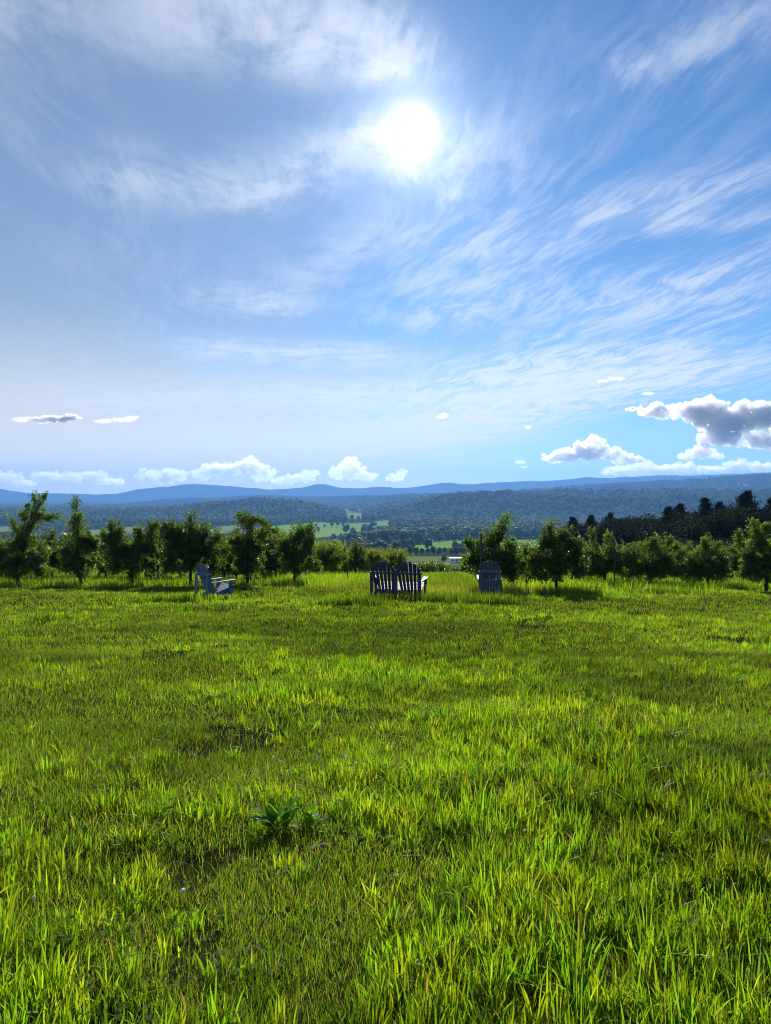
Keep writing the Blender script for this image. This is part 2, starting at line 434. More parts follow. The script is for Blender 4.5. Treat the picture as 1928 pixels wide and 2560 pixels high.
# far ridges, each a long hill with its own depth
def ridge(name, prof, y, depth, base_z, col, amp, wl, seed, y_front=None, ns=520, nd=26):
    ps = np.array([p[0] for p in prof], float); pp = np.array([p[1] for p in prof], float)
    s = np.linspace(ps[0], ps[-1], ns)
    py = np.interp(s, ps, pp)
    ker = np.ones(5)/5; py = np.convolve(np.pad(py, 2, mode='edge'), ker, 'valid')
    b = (1280-py)/F
    crest = CAM.z+y*(math.sin(PITCH)+b*math.cos(PITCH))/(math.cos(PITCH)-b*math.sin(PITCH))
    tt = np.linspace(-1, 1, nd)
    S, T = np.meshgrid((s-964)/F*y, tt)
    prof_t = np.where(T < 0, sstep(T, -1, 0.0)**0.8, 1-0.9*sstep(T, 0, 1))
    nz = (fbm(S/wl+seed*3.1, T*depth/wl+7, seed, 5)-0.5)
    Z = base_z+(crest[None, :]-base_z)*prof_t+nz*amp*(0.25+0.75*prof_t*(1-np.exp(-np.abs(T)*6)))
    fine = (fbm(S/(wl*0.06), T*depth/(wl*0.06), seed+5, 2)-0.5)*amp*0.22
    Z = Z+fine
    Y = y+T*depth
    V = np.stack([S.ravel(), Y.ravel(), Z.ravel()], 1)
    i = np.arange(nd-1)[:, None]*ns; j = np.arange(ns-1)[None, :]
    Q = np.stack([i+j, i+j+1, i+ns+j+1, i+ns+j], -1).reshape(-1, 4)
    n = fbm(S.ravel()/(wl*0.2), T.ravel()*depth/(wl*0.2), seed+9, 4)[:, None]
    c = np.array(col)[None, :]*(0.65+0.7*n)
    o = link(name, mesh_np(name, V, Q, M_GROUND, c, smooth=True)); set_props(o, kind='structure')
    return o
ridge('mountains', [(-700, 1225), (-300, 1214), (-60, 1214), (0, 1222), (40, 1229), (80, 1232), (150, 1234), (250, 1236), (300, 1235), (330, 1229), (360, 1222), (400, 1218), (430, 1217), (455, 1212), (485, 1210), (520, 1213), (560, 1215), (600, 1219), (640, 1222), (670, 1225), (710, 1223), (750, 1221), (775, 1217), (795, 1210), (810, 1209), (830, 1214), (850, 1219), (900, 1221), (930, 1217), (955, 1215), (985, 1219), (1030, 1218), (1060, 1214), (1090, 1209), (1115, 1205), (1140, 1208), (1160, 1210), (1200, 1207), (1240, 1205), (1280, 1203), (1330, 1201), (1360, 1203), (1400, 1199), (1440, 1196), (1470, 1192), (1500, 1196), (1560, 1193), (1620, 1190), (1660, 1187), (1700, 1189), (1760, 1187), (1840, 1184), (1928, 1180), (2200, 1176), (2700, 1188)],
      8200, 900, -80, (0.018, 0.032, 0.024), 60, 1500, 41)
ridge('foothills', [(-700, 1262), (-200, 1268), (100, 1280), (240, 1272), (290, 1264), (340, 1256), (400, 1250), (470, 1246), (540, 1247), (600, 1241), (660, 1238), (720, 1241), (800, 1243), (900, 1240), (1000, 1239), (1100, 1236), (1250, 1232), (1400, 1226), (1480, 1214), (1540, 1207), (1600, 1204), (1650, 1202), (1700, 1203), (1800, 1206), (2000, 1205), (2700, 1210)],
      4950, 420, -80, (0.022, 0.038, 0.022), 40, 900, 43)
ridge('wooded_ridge', [(-700, 1276), (-200, 1283), (0, 1281), (60, 1277), (110, 1274), (190, 1269), (260, 1270), (330, 1269), (420, 1265), (520, 1261), (600, 1262), (720, 1262), (800, 1256), (850, 1249), (900, 1245), (1000, 1241), (1080, 1238), (1150, 1239), (1250, 1234), (1330, 1226), (1400, 1219), (1470, 1214), (1540, 1215), (1600, 1211), (1660, 1206), (1720, 1201), (1800, 1197), (1870, 1193), (1928, 1189), (2200, 1182), (2700, 1190)],
      4250, 550, -80, (0.035, 0.055, 0.022), 30, 420, 47, ns=900, nd=40)

# ------------------------------------------------------------------ leaf geometry in numpy
RNG = np.random.default_rng(20)
def unit(v): return v/np.maximum(np.linalg.norm(v, axis=1, keepdims=True), 1e-9)
def leaf_quads(C, D, Nn, L, W, fold=0.25):
    """rhombic leaves: base C, direction D, rough normal Nn, length L, width W -> verts, quads (folded on the midrib)"""
    D = unit(D); S = unit(np.cross(D, Nn)); U = np.cross(S, D)
    L = L[:, None]; W = W[:, None]
    p0 = C; p1 = C+D*L*0.45+S*W*0.5+U*W*fold; p2 = C+D*L-U*L*0.12; p3 = C+D*L*0.45-S*W*0.5+U*W*fold
    n = len(C); V = np.stack([p0, p1, p2, p3], 1).reshape(-1, 3)
    b = np.arange(n)[:, None]*4
    T = np.concatenate([b+np.array([[0, 1, 2]]), b+np.array([[0, 2, 3]])], 0)
    return V, T
def clusters(centers, n_leaf, spread, L, W, rng, up=0.3, col=(0.05, 0.09, 0.02), colj=0.4, yellow=0.0):
    """clusters of leaves round twig centres"""
    m = len(centers); C = np.repeat(centers, n_leaf, 0)
    off = rng.normal(0, 1, (m*n_leaf, 3)); off = unit(off)*rng.random((m*n_leaf, 1))**0.5*spread
    C = C+off
    D = unit(off/max(spread, 1e-6)*0.8+rng.normal(0, 0.6, C.shape)+np.array([0, 0, up]))
    Nn = unit(rng.normal(0, 0.6, C.shape)+np.array([0, 0, 0.9]))
    k = rng.uniform(0.7, 1.3, m*n_leaf)
    V, T = leaf_quads(C, D, Nn, L*k, W*k)
    c = np.array(col)[None, :]*(1+colj*(rng.random((m, 1))-0.5)*2*0.6).repeat(n_leaf, 0)*(1+colj*0.5*(rng.random((m*n_leaf, 1))-0.5)*2)
    if yellow: c = c*(1+np.array([[yellow, yellow*0.5, 0]])*rng.random((m*n_leaf, 1)))
    return V, T, np.repeat(c, 4, 0)
def join(parts):
    V = []; T = []; Cc = []; o = 0
    for v, t, c in parts:
        V.append(v); T.append(t+o); Cc.append(c); o += len(v)
    return np.concatenate(V), np.concatenate(T), np.concatenate(Cc)
def ico(sub=2):
    bm = bmesh.new(); bmesh.ops.create_icosphere(bm, subdivisions=sub, radius=1.0)
    V = np.array([v.co[:] for v in bm.verts]); T = np.array([[v.index for v in f.verts] for f in bm.faces]); bm.free()
    return V, T

# ------------------------------------------------------------------ far trees: shared crowns
def broad_crown(seed, h=1.0, w=0.62, n=420, lobes=7, leaf=0.085):
    """crown of a broadleaf tree of height 1 (trunk foot at 0): lobed, leaf clumps over dark lobes"""
    rng = np.random.default_rng(seed); parts = []
    iV, iT = ico(2)
    lob = [(0, 0, 0.60, w*0.40, 0.34)]
    for i in range(lobes):
        a = rng.random()*6.283; r = w*0.28*rng.uniform(0.5, 1.1); zc = rng.uniform(0.34, 0.80)
        k = 1.0-0.6*max(0, zc-0.5)
        lob.append((math.cos(a)*r*k, math.sin(a)*r*k, zc, w*rng.uniform(0.18, 0.30), rng.uniform(0.13, 0.21)))
    per = n//len(lob)
    for (x, y, zc, rx, rz) in lob:
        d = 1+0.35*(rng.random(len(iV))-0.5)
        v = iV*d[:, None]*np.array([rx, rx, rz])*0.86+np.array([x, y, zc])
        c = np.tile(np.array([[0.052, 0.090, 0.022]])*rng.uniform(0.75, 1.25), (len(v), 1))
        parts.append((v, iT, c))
        dirs = unit(rng.normal(0, 1, (per, 3))); P = dirs*np.array([rx, rx, rz])*rng.uniform(0.85, 1.12, (per, 1))+np.array([x, y, zc])
        V, T = leaf_quads(P-dirs*leaf*0.3, unit(dirs+rng.normal(0, 0.7, dirs.shape)), unit(dirs+rng.normal(0, 0.5, dirs.shape)), np.full(per, leaf)*rng.uniform(0.6, 1.3, per), np.full(per, leaf*0.8))
        c = np.array([[0.072, 0.122, 0.028]])*rng.uniform(0.7, 1.3, (per, 1))
        parts.append((V, T, np.repeat(c, 4, 0)))
    return join(parts)
def simple_conifer(seed, n=9):
    """conifer of height 1: whorls of drooping triangular boughs"""
    rng = np.random.default_rng(seed); V = []; T = []; C = []
    for k in range(n*9):
        t = (k//9)/n+rng.uniform(0, 1/n); z = 0.12+0.86*t; r = 0.20*(1-t)**0.85+0.015
        a = rng.random()*6.283; r *= rng.uniform(0.7, 1.2); da = 0.32+0.2*rng.random()
        o = len(V)
        V += [(0, 0, z+0.03), (r*math.cos(a-da), r*math.sin(a-da), z-r*0.35), (r*1.25*math.cos(a), r*1.25*math.sin(a), z-r*0.3), (r*math.cos(a+da), r*math.sin(a+da), z-r*0.35)]
        T += [(o, o+1, o+2), (o, o+2, o+3)]; C += [np.array([0.03, 0.05, 0.018])*rng.uniform(0.7, 1.3)]*4
    return np.array(V), np.array(T), np.array(C)

def scatter_forest(name, pts, scale, seed, conif=0.12):
    """a far wood that reads as one mass: crowns instanced on points"""
    src = forest_sources()
    me = bpy.data.meshes.new(name); P = np.asarray(pts, np.float32)
    me.vertices.add(len(P)); me.vertices.foreach_set('co', P.ravel())
    rng = np.random.default_rng(seed)
    for nm, val, ty in (('sc', scale, 'FLOAT'), ('rot', rng.random(len(P))*6.283, 'FLOAT')):
        a = me.attributes.new(nm, ty, 'POINT'); a.data.foreach_set('value', np.asarray(val, np.float32))
    idx = rng.integers(0, 5, len(P)); idx[rng.random(len(P)) < conif] = 5
    a = me.attributes.new('kind_index', 'INT', 'POINT'); a.data.foreach_set('value', idx.astype(np.int32))
    o = link(name, me)
    g = bpy.data.node_groups.new(name+'_scatter', 'GeometryNodeTree')
    g.interface.new_socket('Geometry', in_out='INPUT', socket_type='NodeSocketGeometry')
    g.interface.new_socket('Geometry', in_out='OUTPUT', socket_type='NodeSocketGeometry')
    nd = g.nodes; gi = nd.new('NodeGroupInput'); go = nd.new('NodeGroupOutput')
    ci = nd.new('GeometryNodeCollectionInfo'); ci.inputs['Collection'].default_value = src
    ci.inputs['Separate Children'].default_value = True; ci.inputs['Reset Children'].default_value = True
    ip = nd.new('GeometryNodeInstanceOnPoints'); ip.inputs['Pick Instance'].default_value = True
    def attr(nm, ty):
        a = nd.new('GeometryNodeInputNamedAttribute'); a.data_type = ty; a.inputs['Name'].default_value = nm
        return a.outputs['Attribute']
    cx = nd.new('ShaderNodeCombineXYZ'); L = g.links
    L.new(attr('rot', 'FLOAT'), cx.inputs[2]); L.new(cx.outputs[0], ip.inputs['Rotation'])
    L.new(attr('sc', 'FLOAT'), ip.inputs['Scale']); L.new(attr('kind_index', 'INT'), ip.inputs['Instance Index'])
    L.new(gi.outputs[0], ip.inputs['Points']); L.new(ci.outputs[0], ip.inputs['Instance']); L.new(ip.outputs[0], go.inputs[0])
    md = o.modifiers.new('scatter', 'NODES'); md.node_group = g
    return o
_src = []
def forest_sources():
    if _src: return _src[0]
    c = bpy.data.collections.new('forest_sources')
    for i in range(6):
        V, T, Cc = broad_crown(100+i, n=240, lobes=6, leaf=0.10, w=0.62+0.08*(i % 3)) if i < 5 else simple_conifer(7)
        o = bpy.data.objects.new('src%d' % i, mesh_np('far_crown', V, T, M_FOREST, Cc)); c.objects.link(o)
    _src.append(c); return c

def wood_points():
    rng = np.random.default_rng(5); out = []
    for (y0, y1, sp) in ((500, 760, 9.0), (760, 1750, 9.5), (1750, 2450, 10.0), (2450, 3300, 13)):
        area = 0; n = int((y1-y0)*1.56*(y0+y1)/2/(sp*sp))
        y = np.sqrt(rng.random(n)*(y1*y1-y0*y0)+y0*y0); a = rng.uniform(-0.78, 0.78, n)
        out.append(np.stack([a*y, y], 1))
    P = np.concatenate(out); x, y = P[:, 0], P[:, 1]; s = 964+F*x/y
    keep = field_id(x, y) < 0
    keep &= ~((np.abs(x-140) < 500) & (y > 400) & (y < 520))
    # lighter cover between hedges left of the mid wood
    dens = np.ones(len(P))
    scrub = (y < 1750) & (s < 860)
    dens[scrub] = 0.30*(0.2+1.6*sstep(fbm(x[scrub]/90, y[scrub]/140, 3, 3), 0.42, 0.6))
    near = (y < 760); dens[near] = np.minimum(dens[near], 0.35)
    gap = (s > 855) & (s < 985) & (y > 2000); dens[gap] *= 0.45
    dens *= np.where(y > 2450, 0.8, 1)
    keep &= rng.random(len(P)) < dens
    P = P[keep]; x, y = P[:, 0], P[:, 1]
    z = terrain(x, y)-0.4
    sc = (10+11*rng.random(len(P))**1.6)*np.where(y < 760, 0.62, 1)
    s = 964+F*x/y
    sc *= np.where((y < 1750) & (s < 860), 0.6, 1)
    # no tall trees on the near side of the fields
    vv = ((CAM.z-PZ)/np.maximum(PR, 1))[6:][::-1]; yy = PR[6:][::-1]
    hide = np.zeros(len(P), bool)
    for f in (0.35, 0.65, 0.95):
        y2 = np.interp((CAM.z-z-sc*f)/y, vv, yy); hide |= (y2 > y*1.02) & (field_id(x*y2/y, y2) >= 0)
    ok = ~hide | (rng.random(len(P)) < 0.05)
    P, x, y, z, sc = P[ok], x[ok], y[ok], z[ok], sc[ok]
    return np.stack([x, y, z], 1), sc
FP, FS = wood_points()
o = scatter_forest('valley_wood', FP, FS, 3); set_props(o, 'dense broadleaf woods covering the valley hills', 'woods', kind='stuff')
# trees along the crest of the distant wooded ridge
def ridge_trees():
    rng = np.random.default_rng(9); me = bpy.data.objects['wooded_ridge'].data
    n = len(me.vertices); co = np.empty(n*3, np.float32); me.vertices.foreach_get('co', co); co = co.reshape(-1, 3)
    ns = 900; G = co.reshape(-1, ns, 3)
    k = 16000; i = rng.random(k)*24; i0 = i.astype(int); f = (i-i0)[:, None]
    j = rng.random(k)*(ns-2); j0 = j.astype(int); g = (j-j0)[:, None]
    P = (G[i0, j0]*(1-g)+G[i0, j0+1]*g)*(1-f)+(G[i0+1, j0]*(1-g)+G[i0+1, j0+1]*g)*f
    s = 964+F*P[:, 0]/P[:, 1]
    open_ = fbm(P[:, 0]/260, P[:, 1]/200, 71, 3) > 0.60
    keep = ~open_ & (np.abs(s-964) < 1250)
    P = P[keep]; P[:, 2] -= 1
    return P, rng.uniform(11, 18, len(P))
RP, RS = ridge_trees()
o = scatter_forest('ridge_wood', RP, RS, 4); set_props(o, 'hazy blue woods on the distant ridge', 'woods', kind='stuff')

# ------------------------------------------------------------------ single trees of the valley
def make_tree_mesh(seed, conifer=False, **kw):
    V, T, Cc = simple_conifer(seed, 12) if conifer else broad_crown(seed, **kw)
    return mesh_np('crown', V, T, M_FOREST, Cc)
def trunk_mesh(h=0.4, r=0.022):
    b = MB(); b.tube([(0, 0, -0.04), (0.004, 0, h*0.5), (0, 0.004, h)], [r*1.3, r, r*0.7], 6)
    me = bpy.data.meshes.new('trunk'); me.from_pydata(b.V, [], b.F); me.materials.append(M_BARK); return me
VT = [make_tree_mesh(300+i, n=700, lobes=9, leaf=0.075, w=0.66+0.1*(i % 3)) for i in range(4)]
TRM = trunk_mesh()
def valley_tree(px, py_base, y, h, i, label, group, name='field_tree'):
    p = at(px, py_base, y); z = tz(p.x, y)
    t = empty(name, (p.x, y, z-0.1), random.Random(i*7+int(px)).random()*6.28); t.scale = (h, h, h)
    link('trunk', TRM, t); link('crown', VT[i % 4], t)
    set_props(t, label, 'tree', group)
    return t
G_H = 'hedgerow trees between the two pale fields'
hx = [1012, 1026, 1040, 1055, 1070, 1084, 1098, 1112, 1128, 1141, 1156, 1172, 1190]
for i, px in enumerate(hx):
    valley_tree(px, 1392, 560+12*((i*5) % 3), 5.2+0.9*((i*3) % 4)*0.8, i, 'dark bushy tree in the hedgerow below the bale field, '+NTH[i], G_H, 'hedge_tree')
for i, (px, y, h) in enumerate([(1165, 640, 12), (1180, 650, 14), (1150, 645, 8), (1205, 650, 12)]):
    valley_tree(px, 1385, y, h, i+2, ('tall dark tree at the hedgerow end behind the orchard stake, '+('left', 'tallest', 'shortest', 'right')[i]), G_H, 'hedge_tree')
valley_tree(1110, 1412, 432, 5.2, 1, 'small round tree alone beside the pale road', None)
for i, (px, py, h) in enumerate([(790, 1313, 9), (812, 1314, 8), (830, 1312, 12), (845, 1312, 14), (858, 1313, 11), (870, 1314, 9)]):
    g = at_valley(px, py+6)
    valley_tree(px, py, g[1], h, i, 'tree in the clump crossing the left pale field, '+NTH[i], 'clump of trees in the pale field')
for i, (px, py, h, lab) in enumerate([(796, 1330, 11, 'small lone tree standing in the middle of the left pale field'), (866, 1332, 17, 'broad lone tree at the lower edge of the pale field'), (740, 1312, 15, 'single round tree on the upper field edge, leftmost of four'), (776, 1311, 17, 'pointed tree on the upper field edge under the wooded hill'), (700, 1313, 13, 'low round tree at the far left of the upper field edge')]):
    g = at_valley(px, py)
    valley_tree(px, py, g[1], h, i+1, lab, None)
for i in range(16):
    px = 812+i*11.5; g = at_valley(px, 1384+((i*7) % 5))
    valley_tree(px, 1384, g[1], 6.5+((i*5) % 4)*1.1, i, 'dark tree in the wood edge behind the orchard gap, '+NTH[i], 'dark wood edge behind the orchard gap', 'hedge_tree')

# pale road, hay bales, far buildings
def simple_mat(name, col, rough=0.7, spec=0.3):
    m, N = new_mat(name); g = N.n('ShaderNodeNewGeometry')
    n = N.noise(g.outputs['Position'], 3.0, 5, 0.6)
    c = N.v('SCALE', (col[0], col[1], col[2])); N.put(c.node.inputs['Scale'], N.m('ADD', 0.8, N.m('MULTIPLY', n, 0.4)))
    return finish(m, N, principled(N, c, rough, spec))
M_WHITE = simple_mat('white_siding', (0.72, 0.72, 0.70)); M_ROOF = simple_mat('metal_roof', (0.62, 0.62, 0.62), 0.35, 0.6)
M_GLASS = simple_mat('dark_glass', (0.03, 0.035, 0.045), 0.12, 0.6); M_TYRE = simple_mat('tyre_rubber', (0.02, 0.02, 0.02), 0.8)
M_BALE = simple_mat('white_bale_wrap', (0.70, 0.71, 0.68), 0.4, 0.5); M_ROADM = simple_mat('gravel_road', (0.36, 0.34, 0.31), 0.9)
M_BRICKR = simple_mat('red_barn_paint', (0.25, 0.06, 0.04))
def build_road():
    xs = np.linspace(-260, 420, 140); V = []
    for x in xs:
        y = 421+5*math.sin(x/90.0)
        for dy in (-2.6, 2.6): V.append((x, y+dy, tz(x, y+dy)+0.25))
    Q = [(2*i, 2*i+2, 2*i+3, 2*i+1) for i in range(len(xs)-1)]
    o = link('road', mesh_np('road', V, Q, M_ROADM)); set_props(o, kind='structure')
build_road()
def box(b, x0, x1, y0, y1, z0, z1):
    b.add([(x0, y0, z0), (x1, y0, z0), (x1, y1, z0), (x0, y1, z0), (x0, y0, z1), (x1, y0, z1), (x1, y1, z1), (x0, y1, z1)],
          [(0, 3, 2, 1), (4, 5, 6, 7), (0, 1, 5, 4), (1, 2, 6, 5), (2, 3, 7, 6), (3, 0, 4, 7)])
def trailer():
    p = at(1146, 1408, 428); t = empty('white_trailer', (p.x, 428, tz(p.x, 428)), 0.05)
    b = MB(); box(b, -5.2, 5.2, -1.3, 1.3, 0.55, 3.0); body = b.build('body', M_WHITE, t)
    b = MB(); box(b, -5.3, 5.3, -1.4, 1.4, 3.003, 3.25); b.build('roof', M_ROOF, t)
    for x in (-3.6, -1.2, 1.2, 3.4):
        b = MB(); box(b, x-0.55, x+0.55, -1.34, -1.303, 1.5, 2.4); b.build('window', M_GLASS, t)
    for x in (-0.9, 0.3):
        b = MB(); b.tube([(x, -1.34, 0.36), (x, -1.0, 0.36)], 0.36, 14); b.build('wheel', M_TYRE, t)
    b = MB(); b.tube([(-5.2, 0, 0.6), (-6.7, 0, 0.5)], 0.08, 6); b.build('drawbar', M_TYRE, t)
    set_props(t, 'long white trailer with dark windows parked beside the pale road', 'trailer')
trailer()
def bales():
    b = MB(); b.tube([(-0.75, 0, 0.72), (-0.7, 0, 0.72), (0.7, 0, 0.72), (0.75, 0, 0.72)], [0.62, 0.72, 0.72, 0.62], 14)
    me = bpy.data.meshes.new('hay_bale'); me.from_pydata(b.V, [], b.F); me.materials.append(M_BALE)
    for i, (px, py) in enumerate(sorted([(1052, 1360), (1066, 1358), (1082, 1353), (1092, 1352), (1104, 1352), (1114, 1351), (1079, 1362), (1126, 1352), (1143, 1351), (1099, 1357)])):
        g = at_valley(px, py); o = link('hay_bale', me, None, (g[0], g[1], tz(*g)-0.05), (0, 0, i*1.3))
        o.scale = (1.15, 1.15, 1.15)
        set_props(o, 'tiny white wrapped round bale in the green field, '+NTH[i], 'bale', 'hay bales in the field')
bales()
def house(px, y, w, d, h, rot, label, cat, wall, roof, windows=3, z=None, py=None):
    p = at(px, py or 1300, y); zz = z if z is not None else tz(p.x, y)
    t = empty('barn' if cat == 'barn' else 'farmhouse', (p.x, y, zz), rot)
    b = MB(); b.add([(-w/2, -d/2, -1), (w/2, -d/2, -1), (w/2, d/2, -1), (-w/2, d/2, -1), (-w/2, -d/2, h), (w/2, -d/2, h), (w/2, d/2, h), (-w/2, d/2, h), (-w/2, 0, h+d*0.42), (w/2, 0, h+d*0.42)],
                    [(0, 3, 2, 1), (0, 1, 5, 4), (1, 2, 6, 9, 5), (2, 3, 7, 6), (3, 0, 4, 8, 7), (4, 5, 9, 8), (6, 7, 8, 9)])
    b.build('wall', wall, t)
    b = MB(); e = 0.4; k = d*0.42
    for s in (-1, 1):
        b.add([(-w/2-e, s*(d/2+e), h-e*0.84+0.05), (w/2+e, s*(d/2+e), h-e*0.84+0.05), (w/2+e, 0, h+k+0.06), (-w/2-e, 0, h+k+0.06),
               (-w/2-e, s*(d/2+e), h-e*0.84+0.3), (w/2+e, s*(d/2+e), h-e*0.84+0.3), (w/2+e, 0, h+k+0.31), (-w/2-e, 0, h+k+0.31)],
              [(0, 1, 2, 3), (4, 5, 6, 7), (0, 1, 5, 4), (1, 2, 6, 5), (2, 3, 7, 6), (3, 0, 4, 7)])
    b.build('roof', roof, t)
    for i in range(windows):
        x = -w/2+(i+0.5)*w/windows
        b = MB(); box(b, x-0.6, x+0.6, -d/2-0.08, -d/2-0.003, h*0.4, h*0.75); b.build('window', M_GLASS, t)
    b = MB(); box(b, w*0.25-0.8, w*0.25+0.8, -d/2-0.1, -d/2-0.003, -0.2, min(2.6, h*0.38)); b.build('door', M_BRICKR, t)
    set_props(t, label, cat)
    return t
rz_ = bpy.data.objects['wooded_ridge'].data
def ridge_z(x, y):
    co = np.empty(len(rz_.vertices)*3, np.float32); rz_.vertices.foreach_get('co', co); co = co.reshape(-1, 3)
    return float(co[np.argmin((co[:, 0]-x)**2+(co[:, 1]-y)**2), 2])
for (px, y, w, d, h, rot, lab, cat, wall, roof) in [
        (1798, 3960, 46, 18, 9, 0.3, 'long white barn with pale metal roof on the far right ridge', 'barn', M_WHITE, M_ROOF),
        (1862, 4000, 16, 11, 6, -0.2, 'small white farmhouse right of the long barn on the ridge', 'house', M_WHITE, M_ROOF),
        (1845, 4040, 12, 9, 5, 0.5, 'tiny pale shed between the long barn and the farmhouse', 'shed', M_WHITE, M_ROOF)]:
    x = (px-964)/F*y; house(px, y, w, d, h, rot, lab, cat, wall, roof, 4, z=ridge_z(x, y)+4)
house(72, 1050, 22, 10, 5, 0.1, 'low white farm building among the valley trees at the far left', 'house', M_WHITE, M_ROOF, 4)
house(95, 1075, 12, 9, 5, -0.3, 'small pale house beside the low white farm building', 'house', M_WHITE, M_ROOF, 2)

# ------------------------------------------------------------------ orchard
def crown_points(lobes, rng, m):
    """twig centres filling lobes: (u, v, ru, rv, count) in metres, v up; denser to the outside"""
    P = []
    for (u, v, ru, rv, n) in lobes:
        d = unit(rng.normal(0, 1, (n, 3))); k = rng.random((n, 1))**0.42
        ph = rng.random(3)*6.283; k = k*(1+0.30*np.sin(d[:, :1]*5+ph[0])*np.sin(d[:, 2:]*6+ph[1])+0.16*np.sin(d[:, 2:]*11+d[:, :1]*9+ph[2]))
        P.append(d*k*np.array([ru, ru*0.85, rv])+np.array([u, 0, v]))
    return np.concatenate(P)
def boughs(lobes, rng):
    """leaf cluster centres along boughs that run out of each lobe's heart: ragged, with gaps"""
    P = []
    for (u, v, ru, rv, n) in lobes:
        for b in range(max(6, n//6)):
            d = rng.normal(0, 1, 3)*np.array([1, 0.9, 0.8])+np.array([0, 0, 0.12]); d /= np.linalg.norm(d)
            L = rng.uniform(0.40, 1.08) if rng.random() < 0.80 else rng.uniform(1.08, 1.5)
            e = d*L*np.array([ru, ru*0.85, rv]); m = 7
            q = np.linspace(0.30, 1.0, m)[:, None]
            c = np.array([u, 0, v])+e*q+np.array([0, 0, 1.0])*(0.10*np.sin(q*3.0)*rng.uniform(-1, 1))
            P.append(c+rng.normal(0, 0.035, c.shape))
    return np.concatenate(P)
def limb_line(pts, n, rng, jit):
    pts = np.array(pts, float); seg = np.linalg.norm(np.diff(pts, axis=0), axis=1); L = np.concatenate([[0], np.cumsum(seg)])
    t = np.linspace(0, L[-1], n)
    q = np.stack([np.interp(t, L, pts[:, k]) for k in range(3)], 1)
    return q+rng.normal(0, jit, q.shape)
APPLE_COL = (0.072, 0.126, 0.029)
def apple_tree(name, base, lobes, leaders, seed, label, group, nleaf=11, leaf=0.085, col=APPLE_COL, mesh_only=False, lean=0.0):
    """lobes (u, v, ru, rv, n) and leaders [(u, w, v)...], thickness of foliage r) in metres from the foot"""
    rng = np.random.default_rng(seed); parts = []
    skirt = [(u*1.05, max(0.42, v*0.58), ru*0.92, rv*0.62, int(n*0.42)) for (u, v, ru, rv, n) in lobes[:3]]
    P = boughs(lobes+skirt, rng)
    P = P[P[:, 2] > 0.22]
    parts.append(clusters(P, nleaf, 0.095, leaf*1.12, leaf*0.58, rng, 0.25, col, 0.6, 0.4))
    tb = MB()
    top = max(v for (u, v, ru, rv, n) in lobes); cu = lobes[0][0]
    # trunk to the middle of the crown, then limbs to the lobes
    k = np.array([[0, 0, -0.1], [lean*0.3+rng.normal(0, 0.02), 0, 0.35], [lean*0.7+rng.normal(0, 0.04), rng.normal(0, 0.03), 0.8], [lean+cu*0.5, 0, max(1.1, top*0.8)]])
    tb.tube(k, [0.062, 0.05, 0.042, 0.02], 8)
    for (u, v, ru, rv, n) in lobes:
        for _ in range(3):
            e = np.array([u+rng.normal(0, ru*0.5), rng.normal(0, ru*0.5), v+rng.normal(0, rv*0.4)]) if _ else np.array([u, 0, v])
            s = k[2] if rng.random() < 0.6 else k[1]+(k[2]-k[1])*0.6
            mid = (s+e)/2+np.array([0, 0, 0.08])
            tb.tube([s, mid, e], [0.024, 0.016, 0.007], 5)
    for pts, r, n in leaders:
        q = np.array([(u, w, v) for (u, w, v) in pts], float)
        tb.tube(q, np.linspace(0.022, 0.006, len(q)), 5)
        j = q[0]; a0 = k[1]+(k[2]-k[1])*0.8; tb.tube([a0, (a0+j)/2+np.array([0, 0, 0.03]), j, q[1]], [0.026, 0.024, 0.022, 0.012], 5)
        c = limb_line(q, int(n*1.8), rng, r*0.5)
        parts.append(clusters(c, nleaf+5, r, leaf*1.05, leaf*0.52, rng, 0.5, col, 0.5, 0.35))
    # upright shoots that break the outline
    for (u, v, ru, rv, n) in lobes:
        for _ in range(max(4, n//17)):
            a = rng.uniform(-1, 1); s = np.array([u+a*ru*0.85, rng.normal(0, ru*0.4), v+rv*math.sqrt(1-(a*0.8)**2)*0.8])
            e = s+np.array([rng.normal(0, 0.09), rng.normal(0, 0.07), rng.uniform(0.12, 0.42)])
            tb.tube([(u, 0, v), s, (s+e)/2, e], [0.012, 0.008, 0.006, 0.004], 4)
            c = limb_line([s, e], 5, rng, 0.02)
            parts.append(clusters(c, 5, 0.055, leaf, leaf*0.45, rng, 0.7, col, 0.5, 0.35))
    V, T, Cc = join(parts)
    cm = mesh_np('crown', V, T, M_LEAF, Cc)
    t = empty(name, base)
    tb.build('trunk', M_BARK, t, True); link('crown', cm, t)
    set_props(t, label, 'tree', group)
    return t
def pt(px, py, x0, py0, y): return ((px-x0)*y/F, (py0-py)*y/F)
def front_tree(px, py, y, lobes, leaders, seed, label, lean=0.0, group='apple trees of the front orchard row', col=APPLE_COL):
    """give lobes and leaders as measured sizes in the picture at distance y"""
    b = at(px, py, y); z = tz(b.x, y); p = Vector((b.x, y, z)); m = y/F
    # the foot's picture row at this distance
    py0 = py + (b.z-z)/m
    lb = [((a-px)*m, (py0-c)*m, ra*m, rb*m, n) for (a, c, ra, rb, n) in lobes]
    ld = []
    rr = random.Random(seed)
    for pts, r, n in leaders:
        w = rr.uniform(-0.15, 0.15)
        ld.append(([((a-px)*m, w, (py0-c)*m) for (a, c) in pts], r*m, n))
    return apple_tree('apple_tree', p, lb, ld, seed, label, group, lean=lean*m, col=col)

